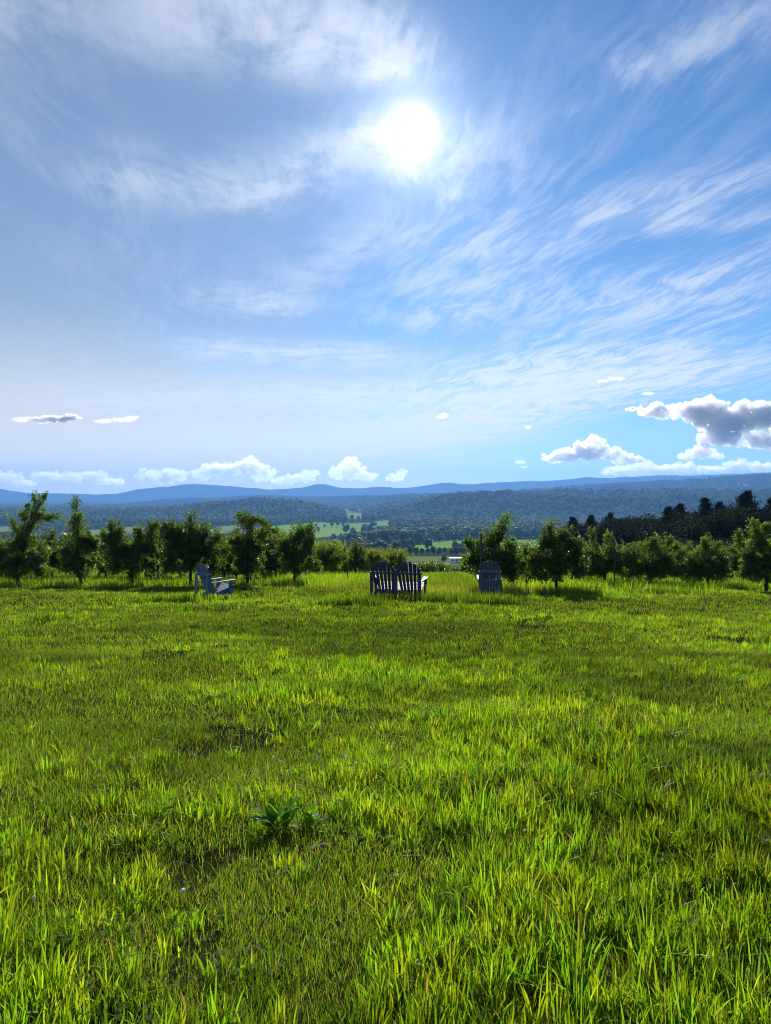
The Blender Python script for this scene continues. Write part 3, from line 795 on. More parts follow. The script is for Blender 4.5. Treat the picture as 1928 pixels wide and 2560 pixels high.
front_tree(45, 1457, 26.5, [(45, 1408, 58, 34, 190), (96, 1395, 42, 38, 130), (8, 1385, 40, 42, 120), (60, 1365, 34, 34, 110)],
    [([(45, 1400), (58, 1355), (74, 1318), (90, 1285), (102, 1255), (106, 1240)], 15, 44), ([(74, 1318), (88, 1290), (98, 1275)], 17, 22), ([(95, 1290), (120, 1296), (147, 1292)], 8, 16), ([(104, 1262), (113, 1250), (120, 1234)], 4, 7), ([(52, 1335), (38, 1312), (29, 1293)], 8, 12), ([(66, 1300), (60, 1285), (58, 1278)], 6, 6), ([(90, 1258), (86, 1240)], 4, 5), ([(70, 1270), (66, 1262)], 4, 4)], 1,
    'tall ragged apple tree with leaning double-tipped leader, at the far left')
front_tree(205, 1462, 26.2, [(195, 1400, 44, 40, 170), (228, 1362, 30, 32, 90), (168, 1378, 26, 34, 80), (205, 1350, 30, 24, 70)],
    [([(198, 1400), (192, 1345), (188, 1300), (190, 1262), (190, 1244)], 8, 34), ([(184, 1322), (186, 1306)], 15, 16), ([(200, 1310), (203, 1285)], 5, 7)], 2,
    'apple tree with one slender upright spire above a bushy base', lean=-12)
front_tree(331, 1467, 25.8, [(290, 1385, 36, 52, 170), (335, 1380, 40, 50, 180), (372, 1372, 34, 46, 140), (283, 1345, 24, 30, 60)],
    [([(330, 1420), (326, 1460)], 4, 1), ([(284, 1345), (277, 1322), (274, 1306)], 8, 12), ([(380, 1350), (384, 1328), (383, 1308)], 10, 14), ([(384, 1316), (394, 1308)], 6, 6), ([(300, 1340), (303, 1318)], 6, 7), ([(350, 1345), (347, 1318)], 7, 8)], 3,
    'broad forked-trunk apple tree between the spire tree and the blue chair')
front_tree(477, 1470, 25.5, [(430, 1380, 40, 50, 180), (478, 1375, 44, 58, 230), (525, 1378, 40, 46, 170), (440, 1338, 26, 26, 70), (500, 1342, 34, 28, 90)],
    [([(478, 1360), (480, 1320), (482, 1296), (484, 1284)], 12, 26), ([(420, 1345), (424, 1318), (432, 1310)], 9, 12), ([(420, 1318), (408, 1316)], 6, 5), ([(540, 1350), (552, 1340)], 8, 8)], 4,
    'widest dark apple tree directly behind the single slate-blue chair')
front_tree(618, 1464, 26.0, [(612, 1395, 40, 46, 180), (640, 1372, 30, 34, 90), (592, 1360, 28, 22, 50)],
    [([(622, 1400), (625, 1340), (626, 1296), (624, 1290)], 9, 22), ([(620, 1318), (606, 1296), (598, 1290)], 15, 24), ([(628, 1305), (645, 1300), (668, 1312)], 8, 14), ([(640, 1345), (662, 1332), (690, 1326)], 11, 24), ([(606, 1350), (586, 1352), (574, 1358)], 8, 12)], 5,
    'open apple tree with T-shaped top right of the slate-blue chair', lean=8)
front_tree(735, 1452, 27.5, [(735, 1388, 34, 48, 190), (770, 1372, 26, 44, 130), (712, 1372, 22, 40, 90), (745, 1345, 28, 24, 70)],
    [([(770, 1350), (776, 1326), (778, 1310)], 8, 14), ([(745, 1345), (752, 1328), (764, 1320)], 9, 12)], 6,
    'rounded apple tree with leaning tip, last before the view gap')
front_tree(1250, 1462, 23.5, [(1250, 1396, 38, 48, 200), (1214, 1402, 34, 46, 140), (1276, 1408, 30, 42, 120), (1188, 1390, 25, 40, 90), (1236, 1358, 26, 28, 70)],
    [([(1245, 1360), (1250, 1330), (1262, 1312), (1270, 1298)], 11, 24), ([(1170, 1370), (1166, 1350)], 6, 8), ([(1272, 1360), (1284, 1352)], 7, 8)], 7,
    'bushy apple tree right behind the grey-blue single chair', col=(0.078, 0.142, 0.034))
front_tree(1392, 1478, 22.5, [(1390, 1400, 42, 42, 200), (1343, 1406, 36, 32, 120), (1440, 1396, 38, 36, 140), (1372, 1356, 24, 26, 70), (1418, 1362, 28, 24, 70)],
    [([(1380, 1360), (1374, 1328), (1372, 1310)], 9, 16), ([(1400, 1350), (1412, 1330)], 8, 9)], 8,
    'full apple tree on one dark trunk, first right of the grey-blue chair', col=(0.078, 0.142, 0.034))
front_tree(1513, 1452, 27.0, [(1500, 1404, 48, 38, 200), (1535, 1398, 40, 38, 140), (1466, 1398, 34, 38, 110)],
    [([(1480, 1350), (1478, 1328)], 7, 9), ([(1515, 1350), (1520, 1335)], 7, 8)], 9, 'light-leaved apple tree left of the tall thin stake', col=(0.084, 0.150, 0.036))
front_tree(1622, 1455, 26.5, [(1620, 1410, 50, 36, 220), (1582, 1408, 38, 36, 120), (1660, 1404, 42, 36, 150), (1640, 1372, 26, 18, 40)],
    [([(1628, 1360), (1640, 1346)], 7, 8), ([(1672, 1362), (1676, 1347)], 5, 7), ([(1680, 1372), (1698, 1362)], 6, 7)], 10, 'low wide apple tree right of the tall thin stake', col=(0.084, 0.150, 0.036))
front_tree(1768, 1458, 26.0, [(1760, 1412, 46, 36, 200), (1722, 1412, 36, 34, 100), (1800, 1410, 38, 36, 130), (1770, 1376, 26, 18, 40)],
    [([(1762, 1365), (1760, 1348)], 7, 8), ([(1785, 1372), (1800, 1362)], 6, 7)], 11, 'low apple tree second from the right edge', col=(0.084, 0.150, 0.036))
front_tree(1916, 1478, 22.5, [(1908, 1408, 44, 46, 220), (1868, 1406, 30, 42, 110), (1950, 1402, 42, 46, 160), (1900, 1358, 30, 26, 80)],
    [([(1890, 1345), (1886, 1318), (1882, 1306)], 8, 14), ([(1905, 1340), (1918, 1315)], 10, 14), ([(1850, 1358), (1845, 1330)], 6, 8)], 12, 'tall apple tree cut by the right picture edge', col=(0.078, 0.142, 0.034))
# generic trees of the rows behind: four kinds of crown shared by the copies
PROTO = []
def proto_tree(seed, h, w, col):
    rng = np.random.default_rng(seed)
    lobes = [(0, h*0.47, w*0.42, h*0.36, 190), (-w*0.28, h*0.40, w*0.30, h*0.28, 90), (w*0.28, h*0.42, w*0.30, h*0.30, 90), (rng.normal(0, 0.1), h*0.74, w*0.24, h*0.18, 60)]
    if seed == 63: w = 2.5; lobes = [(0, h*0.44, w*0.36, h*0.36, 170), (-w*0.34, h*0.40, w*0.28, h*0.34, 110), (w*0.34, h*0.42, w*0.28, h*0.36, 110), (w*0.12, h*0.62, w*0.24, h*0.2, 50), (-w*0.22, h*0.64, w*0.2, h*0.2, 40)]
    ld = [] if seed == 63 else [([(0, 0, h*0.6), (rng.normal(0, 0.05), 0, h*0.85), (rng.normal(0, 0.1), 0, h)], 0.12, 14), ([(w*0.2, 0.1, h*0.6), (w*0.35, 0.1, h*0.8)], 0.1, 8)]
    return apple_tree('apple_tree', (0, 0, 0), lobes, ld, seed, 'x', None, nleaf=10, leaf=0.095, col=col)
PROTO = [proto_tree(60+i, 2.3, 1.9, c) for i, c in enumerate([(0.07, 0.125, 0.03), (0.08, 0.145, 0.03), (0.062, 0.115, 0.034), (0.13, 0.19, 0.026)])]
back = []
rr = random.Random(4)
for (y, xs, hs, kinds, lab) in [
    (31.5, [-20, 20, 75, 128, 190, 262, 320, 395, 450, 560, 590, 660, 690], 0.86, (0, 1, 2), 'second-row'),
    (36, [60, 180, 330, 460, 640, 700, 750, 815], 0.84, (1, 3, 1), 'third-row'),
    (41, [640, 700, 765, 805, 850, 890, 935], 0.80, (3, 1, 3, 3), 'pale'),
    (47, [730, 780, 815, 860, 900, 940, 975, 1005], 0.84, (3,), 'yellow'),
    (29.8, [1318, 1352, 1440, 1468, 1566, 1596, 1692, 1726, 1748, 1812, 1838, 1872], 0.60, (1, 0, 1, 2), 'right-second'),
    (36.5, [1180, 1290, 1410, 1480, 1560, 1640, 1720, 1800, 1880, 1950], 0.60, (2, 0, 1), 'right-third'),
    (43, [1300, 1450, 1530, 1600, 1680, 1760, 1840, 1920], 0.58, (2, 0), 'right-fourth')]:
    for i, px in enumerate(xs):
        back.append((px, y+rr.uniform(-0.8, 0.8), hs*rr.uniform(0.88, 1.12), kinds[i % len(kinds)], lab))
ROWLAB = {'second-row': 'second-row apple tree behind the left front trees', 'third-row': 'third-row apple tree between the left front trees',
    'pale': 'pale green apple tree left of the view gap', 'yellow': 'yellow-green apple tree low behind the two-seat bench',
    'right-second': 'second-row apple tree right of the chairs', 'right-third': 'third-row apple tree right of the chairs', 'right-fourth': 'fourth-row apple tree before the dark wood'}
used = set(); ORD = {}
for (px, y, s, k, lab) in back:
    x = (px-964)/F*y
    t = PROTO[k] if k not in used else copy_tree(PROTO[k]); used.add(k)
    t.location = (x, y, tz(x, y)); t.rotation_euler = (0, 0, rr.random()*6.28); t.scale = (s, s, s*rr.uniform(0.95, 1.1))
    ORD[lab] = ORD.get(lab, 0)+1
    t['label'] = ROWLAB[lab]+', '+NTH[ORD[lab]-1]; t['group'] = 'apple trees of the rows behind'; t['category'] = 'tree'

# thin stakes of the orchard
def stake(px, py_top, y, r, label, py_foot=None):
    p = at(px, py_top, y); z = tz(p.x, y); h = p.z-z
    b = MB(); w = random.Random(int(px)).uniform(-0.03, 0.03)
    b.tube([(0, 0, -0.2), (w*0.5, 0, h*0.5), (w, 0.0, h-0.01), (w, 0, h)], [r, r*0.95, r*0.9, r*0.6], 8)
    o = b.build('orchard_stake', M_POST, None, True); o.location = (p.x, y, z)
    set_props(o, label, 'stake', 'orchard stakes')
stake(1204, 1333, 22.9, 0.036, 'thick dark stake rising behind the grey-blue single chair')
stake(1538, 1350, 24.5, 0.026, 'tall thin stake standing free between two right-hand apple trees')
stake(1627, 1346, 26.9, 0.024, 'thin stake poking from the low wide apple tree')
stake(1705, 1388, 27.0, 0.022, 'short thin stake between the low apple trees on the right')
stake(1753, 1366, 26.3, 0.022, 'thin stake against the second apple tree from the right edge')
stake(626, 1300, 26.3, 0.022, 'stake beside the trunk of the T-topped apple tree')
stake(104, 1405, 26.6, 0.022, 'low stake under the branches of the tallest left apple tree')
stake(861, 1366, 40.0, 0.035, 'small dark stake among the yellow-green trees of the gap')
stake(869, 1420, 30.5, 0.03, 'short stub of a stake in the tall grass left of the bench')
stake(1390, 1335, 22.7, 0.022, 'stake hidden in the crown of the tree first right of the chair')

# ------------------------------------------------------------------ dark wood on the right
def big_crown(seed, h, w, n=8000):
    rng = np.random.default_rng(seed); parts = []; lob = [(0, 0, h*0.55, w*0.34, h*0.30)]
    for i in range(13):
        a = rng.random()*6.283; zc = rng.uniform(0.28, 0.86)*h; rad = w*0.34*(1-abs(zc/h-0.5)*0.9)*rng.uniform(0.7, 1.15)
        lob.append((math.cos(a)*rad, math.sin(a)*rad, zc, w*rng.uniform(0.13, 0.22), h*rng.uniform(0.08, 0.14)))
    per = n//len(lob)
    for q, (x, y, zc, rx, rz) in enumerate(lob):
        k = per if q else per*2
        d = unit(rng.normal(0, 1, (k, 3))); rr_ = rng.random((k, 1))**0.35*rng.uniform(0.92, 1.1, (k, 1))
        P = d*rr_*np.array([rx, rx, rz])+np.array([x, y, zc])
        L = rng.uniform(0.18, 0.34, k)
        V, T = leaf_quads(P, unit(d*0.6+rng.normal(0, 0.6, d.shape)), unit(d+rng.normal(0, 0.6, d.shape)+np.array([0, 0, 0.4])), L, L*0.75)
        c = np.array([[0.015, 0.026, 0.012]])*rng.uniform(0.75, 1.3, (k, 1))
        parts.append((V, T, np.repeat(c, 4, 0)))
    return mesh_np('crown', *join(parts)[:2], M_TREE, join(parts)[2])
def pine_crown(seed, h, w, n=30):
    """white pine: tiers of long boughs, tufts of needles toward the ends"""
    rng = np.random.default_rng(seed); parts = []; tb = MB()
    tb.tube([(0, 0, -0.3), (rng.normal(0, 0.1), 0, h*0.5), (0, 0, h*0.985)], [0.26, 0.17, 0.03], 8)
    for i in range(n):
        t = i/n; z = h*(0.18+0.79*t); r = w*0.5*(1-t)**0.85*rng.uniform(0.7, 1.2)+0.12
        for j in range(5):
            a = rng.random()*6.283; L = r*rng.uniform(0.6, 1.1)
            e = np.array([math.cos(a)*L, math.sin(a)*L, z+L*rng.uniform(0.0, 0.28)])
            tb.tube([(0, 0, z), tuple(e*np.array([0.55, 0.55, 0])+np.array([0, 0, z-0.05*L])), tuple(e)], [0.05, 0.03, 0.01], 4, False)
            m = max(4, int(L*5)); q = np.linspace(0.3, 1.05, m)[:, None]
            c = np.array([[0, 0, z]])*(1-q)+e[None]*q; c[:, 2] -= 0.10*L*np.sin(q[:, 0]*3.1); c += rng.normal(0, 0.10, c.shape)
            parts.append(clusters(c, 10, 0.10+0.16*min(1, L), 0.34, 0.13, rng, 0.35, (0.013, 0.024, 0.012), 0.4))
    V, T, Cc = join(parts)
    return tb, mesh_np('crown', V, T, M_TREE, Cc)
def wood_right():
    H = 12.0
    br = []
    for i in range(4):
        b = MB(); b.tube([(0, 0, -0.3), (0.1, 0, H*0.3), (0, 0.1, H*0.7)], [0.24, 0.19, 0.07], 8)
        tm = bpy.data.meshes.new('trunk'); tm.from_pydata(b.V, [], b.F); tm.materials.append(M_BARK)
        br.append((tm, big_crown(500+i, H, 11.0+1.0*(i % 3))))
    pn = []
    for i in range(3):
        tb, cm = pine_crown(520+i, H, 8.2+0.8*i); tm = bpy.data.meshes.new('trunk'); tm.from_pydata(tb.V, [], tb.F); tm.materials.append(M_BARK)
        pn.append((tm, cm))
    def put(px, py_top, y, kind, i, label, name):
        p = at(px, py_top, y); z = tz(p.x, y); h = (p.z-z)/H
        t = empty(name, (p.x, y, z), i*1.9); t.scale = (h*WS, h*WS, h) if (WS := (1.0 if h > 0.8 else 1.15)) else None
        tm, cm = (pn if kind == 'pine' else br)[i % (3 if kind == 'pine' else 4)]
        link('trunk', tm, t); link('crown', cm, t)
        set_props(t, label, 'tree', 'trees of the dark wood on the right')
    Pn = [(1433, 1288, 122, 'feathery pine at the left tip of the dark wood'), (1478, 1284, 125, 'second pine from the left tip of the dark wood'), (1527, 1278, 118, 'broad layered pine, tallest at the left end of the wood'), (1558, 1292, 120, 'low pine right of the layered pine'),
          (1672, 1262, 100, 'small dark pine, left one of a close pair'), (1702, 1254, 98, 'wide dark pine, right one of a close pair'), (1765, 1238, 96, 'pointed pine in the middle of the dark wood'), (1800, 1250, 98, 'short pine right of the pointed middle pine'),
          (1868, 1222, 92, 'highest pine with pointed top near the right edge'), (1932, 1238, 90, 'dark pine cut by the right picture edge'), (1990, 1232, 92, 'outermost dark pine, mostly hidden by the right picture edge')]
    for i, (px, pt_, y, lab) in enumerate(Pn): put(px, pt_, y, 'pine', i, lab, 'pine_tree')
    Br = [(1605, 1280, 112, 'rounded leafy tree below the wood skyline, leftmost broadleaf'), (1640, 1290, 110, 'dark narrow leafy tree beside the leftmost broadleaf'), (1572, 1292, 105, 'low leafy tree at the foot of the layered pine'), (1690, 1292, 92, 'leafy tree under the close pair of pines'),
          (1722, 1284, 88, 'leafy tree with pale rim right of the pine pair'), (1775, 1276, 84, 'big domed leafy tree in the middle of the wood'), (1815, 1272, 86, 'leafy tree right of the domed one'), (1845, 1258, 86, 'leafy tree under the highest pine, left side'), (1885, 1262, 84, 'leafy tree under the highest pine, right side'),
          (1915, 1250, 86, 'leafy tree near the right picture edge'), (1965, 1256, 84, 'leafy tree whose crown the right picture edge cuts'), (1500, 1290, 112, 'low dark leafy tree under the second pine'), (1660, 1330, 80, 'shrubby dark tree at the wood foot'), (1740, 1330, 74, 'shrubby dark tree at the wood foot, near the middle'), (1840, 1322, 72, 'shrubby dark tree at the wood foot, right'), (1600, 1335, 92, 'shrubby dark tree at the wood foot, left'), (1545, 1288, 108, 'dark leafy tree under the layered pine'), (1455, 1292, 116, 'dark leafy tree under the leftmost pine'), (1625, 1276, 104, 'dark leafy tree filling the dip left of the pine pair'), (1745, 1270, 92, 'dark leafy tree filling the dip right of the pine pair'), (1865, 1248, 90, 'dark leafy tree hugging the highest pine'), (1518, 1300, 104, 'broad dark tree in front of the layered pine'), (1476, 1302, 108, 'broad dark tree in front of the second pine'), (1440, 1310, 112, 'broad dark tree in front of the leftmost pine')]
    for i, (px, pt_, y, lab) in enumerate(Br): put(px, pt_, y, 'broad', i, lab, 'leafy_tree')
wood_right()

# ------------------------------------------------------------------ garden chairs
def prism(b, poly, axis, a0, a1):
    """polygon extruded along x ('x': poly in (y, z))"""
    n = len(poly)
    V = [(a0, p, q) for p, q in poly]+[(a1, p, q) for p, q in poly]
    b.add(V, [tuple(range(n))[::-1], tuple(range(n, 2*n))]+[(i, (i+1) % n, n+(i+1) % n, n+i) for i in range(n)])
def bevel(o, w=0.004):
    m = o.modifiers.new('soft_edge', 'BEVEL'); m.width = w; m.segments = 2; m.limit_method = 'ANGLE'
    return o
LEAN = math.radians(24); B0 = Vector((0, -0.02, 0.20)); BT = Vector((0, -math.sin(LEAN), math.cos(LEAN))); BN = Vector((0, -math.cos(LEAN), -math.sin(LEAN)))
def back_slats(parent, mat, cx, n, wb, wt, top, drop, gap=0.0165, skew=0.0):
    """fan of back slats under an arched top"""
    for i in range(n):
        def edge(f, w): return cx+(f/n-0.5)*w
        V = []; K = 5
        for off in (0.0, 0.022):
            row = []
            for f in (i, i+1):
                g = gap if f == i else -gap
                row.append(B0+BN*off+Vector((edge(f, wb)+g*0.7, 0, 0)))
            tops = []
            for q in range(K):
                f = i+q/(K-1); sx = edge(f, wt)+(gap*0.8 if q == 0 else (-gap*0.8 if q == K-1 else 0))
                e = (sx-cx)/(wt/2); t = top-drop*abs(e)**2.1
                fr = t/top; sx = edge(f, wb+(wt-wb)*fr)+(gap*0.8 if q == 0 else (-gap*0.8 if q == K-1 else 0))
                tops.append(B0+BN*off+BT*t+Vector((sx, 0, 0)))
            V.append([row[0], row[1]]+tops[::-1])
        m = len(V[0]); b = MB()
        b.add(V[0]+V[1], [tuple(range(m)), tuple(range(2*m-1, m-1, -1))]+[(j, m+j, m+(j+1) % m, (j+1) % m) for j in range(m)])
        bevel(b.build('back_slat', mat, parent), 0.003)
def adirondack(loc, rz, mat, label, seats=1):
    t = empty('adirondack_chair' if seats == 1 else 'adirondack_bench', loc, rz)
    half = 0.27 if seats == 1 else 0.68
    posts = [-half, half] if seats == 1 else [-half, 0.0, half]
    for x in posts:
        b = MB(); box(b, x-0.042, x+0.042, -0.352, -0.316, -0.03, 0.735); bevel(b.build('rear_post', mat, t))
    b = MB(); box(b, -half-0.06, half+0.06, -0.314, -0.284, 0.69, 0.75); bevel(b.build('back_rail', mat, t), 0.006)
    b = MB(); box(b, -half+0.03, half-0.03, -0.062, -0.042, 0.10, 0.20); bevel(b.build('lower_rail', mat, t))
    for x in posts:                                   # side boards that slope to the ground at the back
        b = MB(); prism(b, [(0.50, 0.345), (0.50, 0.22), (0.36, 0.17), (-0.36, -0.01), (-0.46, -0.01), (-0.44, 0.05), (-0.06, 0.195)], 'x', x-0.060 if x > 0 else x+0.045, x-0.045 if x > 0 else x+0.060)
        bevel(b.build('side_board', mat, t), 0.003)
    ends = (-1, 1)
    for s in ends:
        x = s*(half+0.022)
        b = MB(); box(b, x-0.016, x+0.016, 0.33, 0.46, -0.03, 0.497); bevel(b.build('front_leg', mat, t))
        b = MB(); xi = s*(half-0.045); xo = s*(half+0.105)
        pts = [(xi, 0.52), (xo, 0.52), (xo, 0.20), (s*(half+0.060), -0.36), (s*(half+0.044), -0.36), (xi+s*0.06, -0.24)]
        if s < 0: pts = pts[::-1]
        n = len(pts); zt = lambda y: 0.490+0.030*(y+0.3)/0.8
        b.add([(px_, py_, zt(py_)) for px_, py_ in pts]+[(px_, py_, zt(py_)+0.026) for px_, py_ in pts], [tuple(range(n)), tuple(range(2*n-1, n-1, -1))]+[(j, n+j, n+(j+1) % n, (j+1) % n) for j in range(n)])
        bevel(b.build('armrest', mat, t), 0.006)
        b = MB(); prism(b, [(0.34, 0.495), (0.45, 0.495), (0.41, 0.34)], 'x', x+s*0.018, x+s*0.045); b.build('arm_bracket', mat, t)
    for i in range(6):
        f = i/5.0; y = -0.015+f*0.48; z = 0.208+f*0.135
        b = MB(); b.add([(-half-0.0, y, z), (half, y, z), (half, y+0.082, z+0.023), (-half, y+0.082, z+0.023), (-half, y, z+0.02), (half, y, z+0.02), (half, y+0.082, z+0.043), (-half, y+0.082, z+0.043)],
                        [(0, 3, 2, 1), (4, 5, 6, 7), (0, 1, 5, 4), (1, 2, 6, 5), (2, 3, 7, 6), (3, 0, 4, 7)])
        bevel(b.build('seat_slat', mat, t), 0.003)
    if seats == 1: back_slats(t, mat, 0.0, 6, 0.46, 0.66, 0.93, 0.20)
    else:
        for cx in (-0.365, 0.365): back_slats(t, mat, cx, 6, 0.56, 0.74, 0.94, 0.30)
        b = MB(); box(b, -0.05, 0.05, -0.282, -0.262, 0.15, 0.80); bevel(b.build('centre_board', mat, t))
    set_props(t, label, 'chair' if seats == 1 else 'bench', 'wooden garden seats')
    return t
CH = [(530, 1499, 20.0, math.radians(-43), M_CHAIR_L, 'slate-blue wooden chair seen from behind, turned to the right, standing alone at left', 1),
      (995, 1494, 20.4, math.radians(-13), M_CHAIR_M, 'dark navy two-seat wooden bench with twin arched backs, in the middle', 2),
      (1225, 1488, 21.0, math.radians(-7.5), M_CHAIR_R, 'grey-blue wooden chair facing straight away in front of the right apple tree', 1)]
SEATS = []
for (px, py, y, rz, mat, lab, n) in CH:
    x = (px-964)/F*y; z = tz(x, y)
    SEATS.append((x, y)); adirondack((x, y, z), rz, mat, lab, n)

# ------------------------------------------------------------------ grass
def blade_mesh(x, y, h, w, bend, S, col, rng, up=None, dirn=None, wind=0.0):
    """grass blades of S segments; col: RGB per blade"""
    n = len(x); z = terrain(x, y)-0.006
    yaw = rng.random(n)*2*math.pi; side = np.stack([np.cos(yaw), np.sin(yaw), np.zeros(n)], 1)
    la = (rng.random(n)*2*math.pi) if dirn is None else dirn
    ld = np.stack([np.cos(la), np.sin(la), np.zeros(n)], 1)
    root = np.stack([x, y, z], 1); V = np.empty((n, 2*S+1, 3))
    for k in range(S+1):
        t = k/S
        c = root+np.array([0, 0, 1.0])*(h*(t-0.28*bend*t*t))[:, None]+ld*(h*bend*(0.25*t+0.75*t*t))[:, None]
        if k == S: V[:, 2*S] = c
        else:
            ww = (w*0.5*(1-0.15*t-0.55*t*t))[:, None]*side
            V[:, 2*k] = c-ww; V[:, 2*k+1] = c+ww
    T = []
    for k in range(S-1): T += [[2*k, 2*k+1, 2*k+3], [2*k, 2*k+3, 2*k+2]]
    T.append([2*S-2, 2*S-1, 2*S])
    T = (np.arange(n)[:, None, None]*(2*S+1)+np.array(T)[None]).reshape(-1, 3)
    return V.reshape(-1, 3), T, np.repeat(col, 2*S+1, 0)
def area_points(y0, y1, dens, rng, k=0.66, m=0.8):
    n = int(dens*(k*(y1*y1-y0*y0)+2*m*(y1-y0)))
    y = y0+(y1-y0)*rng.random(int(n*1.3)); wmax = k*y1+m
    keep = rng.random(len(y)) < (k*y+m)/wmax
    y = y[keep][:n]; x = (rng.random(len(y))*2-1)*(k*y+m)
    return x, y
FRESH = np.array([0.122, 0.245, 0.014]); OLIVE = np.array([0.088, 0.130, 0.020]); DEEP = np.array([0.050, 0.105, 0.016]); STRAW = np.array([0.27, 0.22, 0.10]); YEL = np.array([0.190, 0.255, 0.014])
def lush(x, y):
    """where the grass stands tall: patches"""
    a = fbm(x*0.55+3.3, y*0.42+1.7, 61, 3); b = fbm(x*1.9, y*1.5, 67, 3)
    return a*0.62+b*0.38
def mixcol(rng, n, wts, jit=0.25):
    cols = np.stack([FRESH, OLIVE, DEEP, STRAW, YEL]); k = rng.choice(5, n, p=np.array(wts)/sum(wts))
    return cols[k]*(1+jit*(rng.random((n, 1))*2-1))
def tone(x, y, c):
    """slow change of colour over the lawn"""
    n = fbm(x*0.35+11, y*0.28+5, 81, 3); t = sstep(n, 0.38, 0.66)[:, None]
    c = c*(0.78+0.42*t)
    swell_shade = sstep(fbm(x*0.30+2.2, y*1.2+8.1, 85, 4), 0.60, 0.72)[:, None]  # dark streaks paint the shade of small lawn swells into the blade colour
    return c*(1-0.45*swell_shade)+np.array([0.02, 0.045, 0.016])*0.5*swell_shade
BARE = [(-0.98, 6.2, 0.35), (-0.31, 6.45, 0.45), (0.32, 6.3, 0.3)]
def build_grass():
    rng = np.random.default_rng(77)
    def bare(x, y): return fbm(x*1.1+31, y*0.9+17, 91, 3) > 0.735
    # short turf
    parts = []
    for (y0, y1, dens, h0, h1, w, S) in [(1.2, 3.4, 9500, 0.03, 0.085, 0.0024, 2), (3.4, 6, 6200, 0.035, 0.085, 0.0030, 2), (6, 10, 2900, 0.035, 0.085, 0.0048, 1), (10, 16, 1000, 0.04, 0.085, 0.0095, 1), (16, 25, 330, 0.05, 0.10, 0.017, 1), (25, 60, 60, 0.10, 0.22, 0.03, 1)]:
        x, y = area_points(y0, y1, dens, rng, 0.66 if y0 < 10 else 0.92)
        k = ~bare(x, y) | (rng.random(len(x)) < 0.25); x, y = x[k], y[k]; n = len(x)
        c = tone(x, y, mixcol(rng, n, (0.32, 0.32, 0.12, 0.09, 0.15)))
        parts.append(blade_mesh(x, y, rng.uniform(h0, h1, n), np.full(n, w)*rng.uniform(0.7, 1.3, n), rng.uniform(0.1, 0.9, n), S, c, rng))
    V, T, C = join(parts); o = link('short_grass', mesh_np('short_grass', V, T, M_GRASS, C)); set_props(o, 'short mown olive-green turf covering the lawn', 'grass', kind='stuff')
    # tall tufts
    parts = []
    for (y0, y1, tuft, nb, h0, h1, w, S, thr) in [(1.2, 3.2, 84, 24, 0.07, 0.17, 0.0088, 4, 0.462), (3.2, 5.5, 54, 24, 0.07, 0.165, 0.0092, 3, 0.468), (5.5, 9, 34, 20, 0.06, 0.145, 0.011, 3, 0.468), (9, 15, 12, 18, 0.055, 0.12, 0.015, 2, 0.475), (15, 23, 6.5, 16, 0.055, 0.12, 0.020, 2, 0.48)]:
        tx, ty = area_points(y0, y1, tuft*1.6, rng, 0.66 if y0 < 9 else 0.88); L = lush(tx, ty)
        k = (L > thr) | (rng.random(len(tx)) < 0.10); tx, ty, L = tx[k], ty[k], L[k]
        big = np.clip(0.75+(L-thr)*2.6, 0.65, 1.35)*rng.uniform(0.75, 1.2, len(tx))
        n = len(tx)*nb; i = np.repeat(np.arange(len(tx)), nb)
        a = rng.random(n)*6.283; r = np.abs(rng.normal(0, 1, n))*0.052*(1+0.02*ty[i])
        x = tx[i]+np.cos(a)*r; y = ty[i]+np.sin(a)*r
        h = rng.uniform(h0, h1, n)*big[i]
        tc = mixcol(rng, len(tx), (0.46, 0.13, 0.12, 0.0, 0.29), 0.25)
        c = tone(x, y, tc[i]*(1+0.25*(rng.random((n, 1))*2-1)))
        st = rng.random(n) < 0.018; c[st] = STRAW
        d = a+rng.normal(0, 0.8, n)
        parts.append(blade_mesh(x, y, h, np.full(n, w)*rng.uniform(0.6, 1.25, n), np.where(rng.random(n) < 0.16, rng.uniform(0.6, 1.25, n), np.clip(np.abs(rng.normal(0.22, 0.2, n)), 0.03, 1.0)), S, c, rng, dirn=d))
    V, T, C = join(parts); o = link('tufted_grass', mesh_np('tufted_grass', V, T, M_GRASS, C)); set_props(o, 'bright yellow-green coarse grass tufts across the lawn', 'grass', kind='stuff')
    # tall unmown grass at the orchard foot and about the seats
    parts = []
    def meadow(x, y, h0, h1, w, wts, S=3):
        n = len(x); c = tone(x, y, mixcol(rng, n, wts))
        parts.append(blade_mesh(x, y, rng.uniform(h0, h1, n), np.full(n, w)*rng.uniform(0.6, 1.3, n), np.abs(rng.normal(0.2, 0.2, n)), S, c, rng))
    x, y = area_points(23.2, 34, 210, rng, 0.85, 1)
    edge = 23.6+1.6*fbm(x*0.3, x*0.1, 51, 3)+np.where(x > 3.5, -0.7, 0)
    k = (y > edge) & (rng.random(len(x)) < 0.35+0.9*fbm(x*0.8, y*0.8, 53, 2)); meadow(x[k], y[k], 0.12, 0.33, 0.016, (0.5, 0.12, 0.12, 0.06, 0.2))
    # dry seed stalks by the bench and the right chair
    n = 9000; x = rng.uniform(-3.2, 5.2, n); y = rng.uniform(19.0, 25.5, n)
    k = fbm(x*0.7+5, y*0.7, 57, 3)+0.25*np.exp(-((x-1.6)/2.6)**2) > 0.55; meadow(x[k], y[k], 0.14, 0.36, 0.011, (0.25, 0.25, 0.05, 0.38, 0.3))
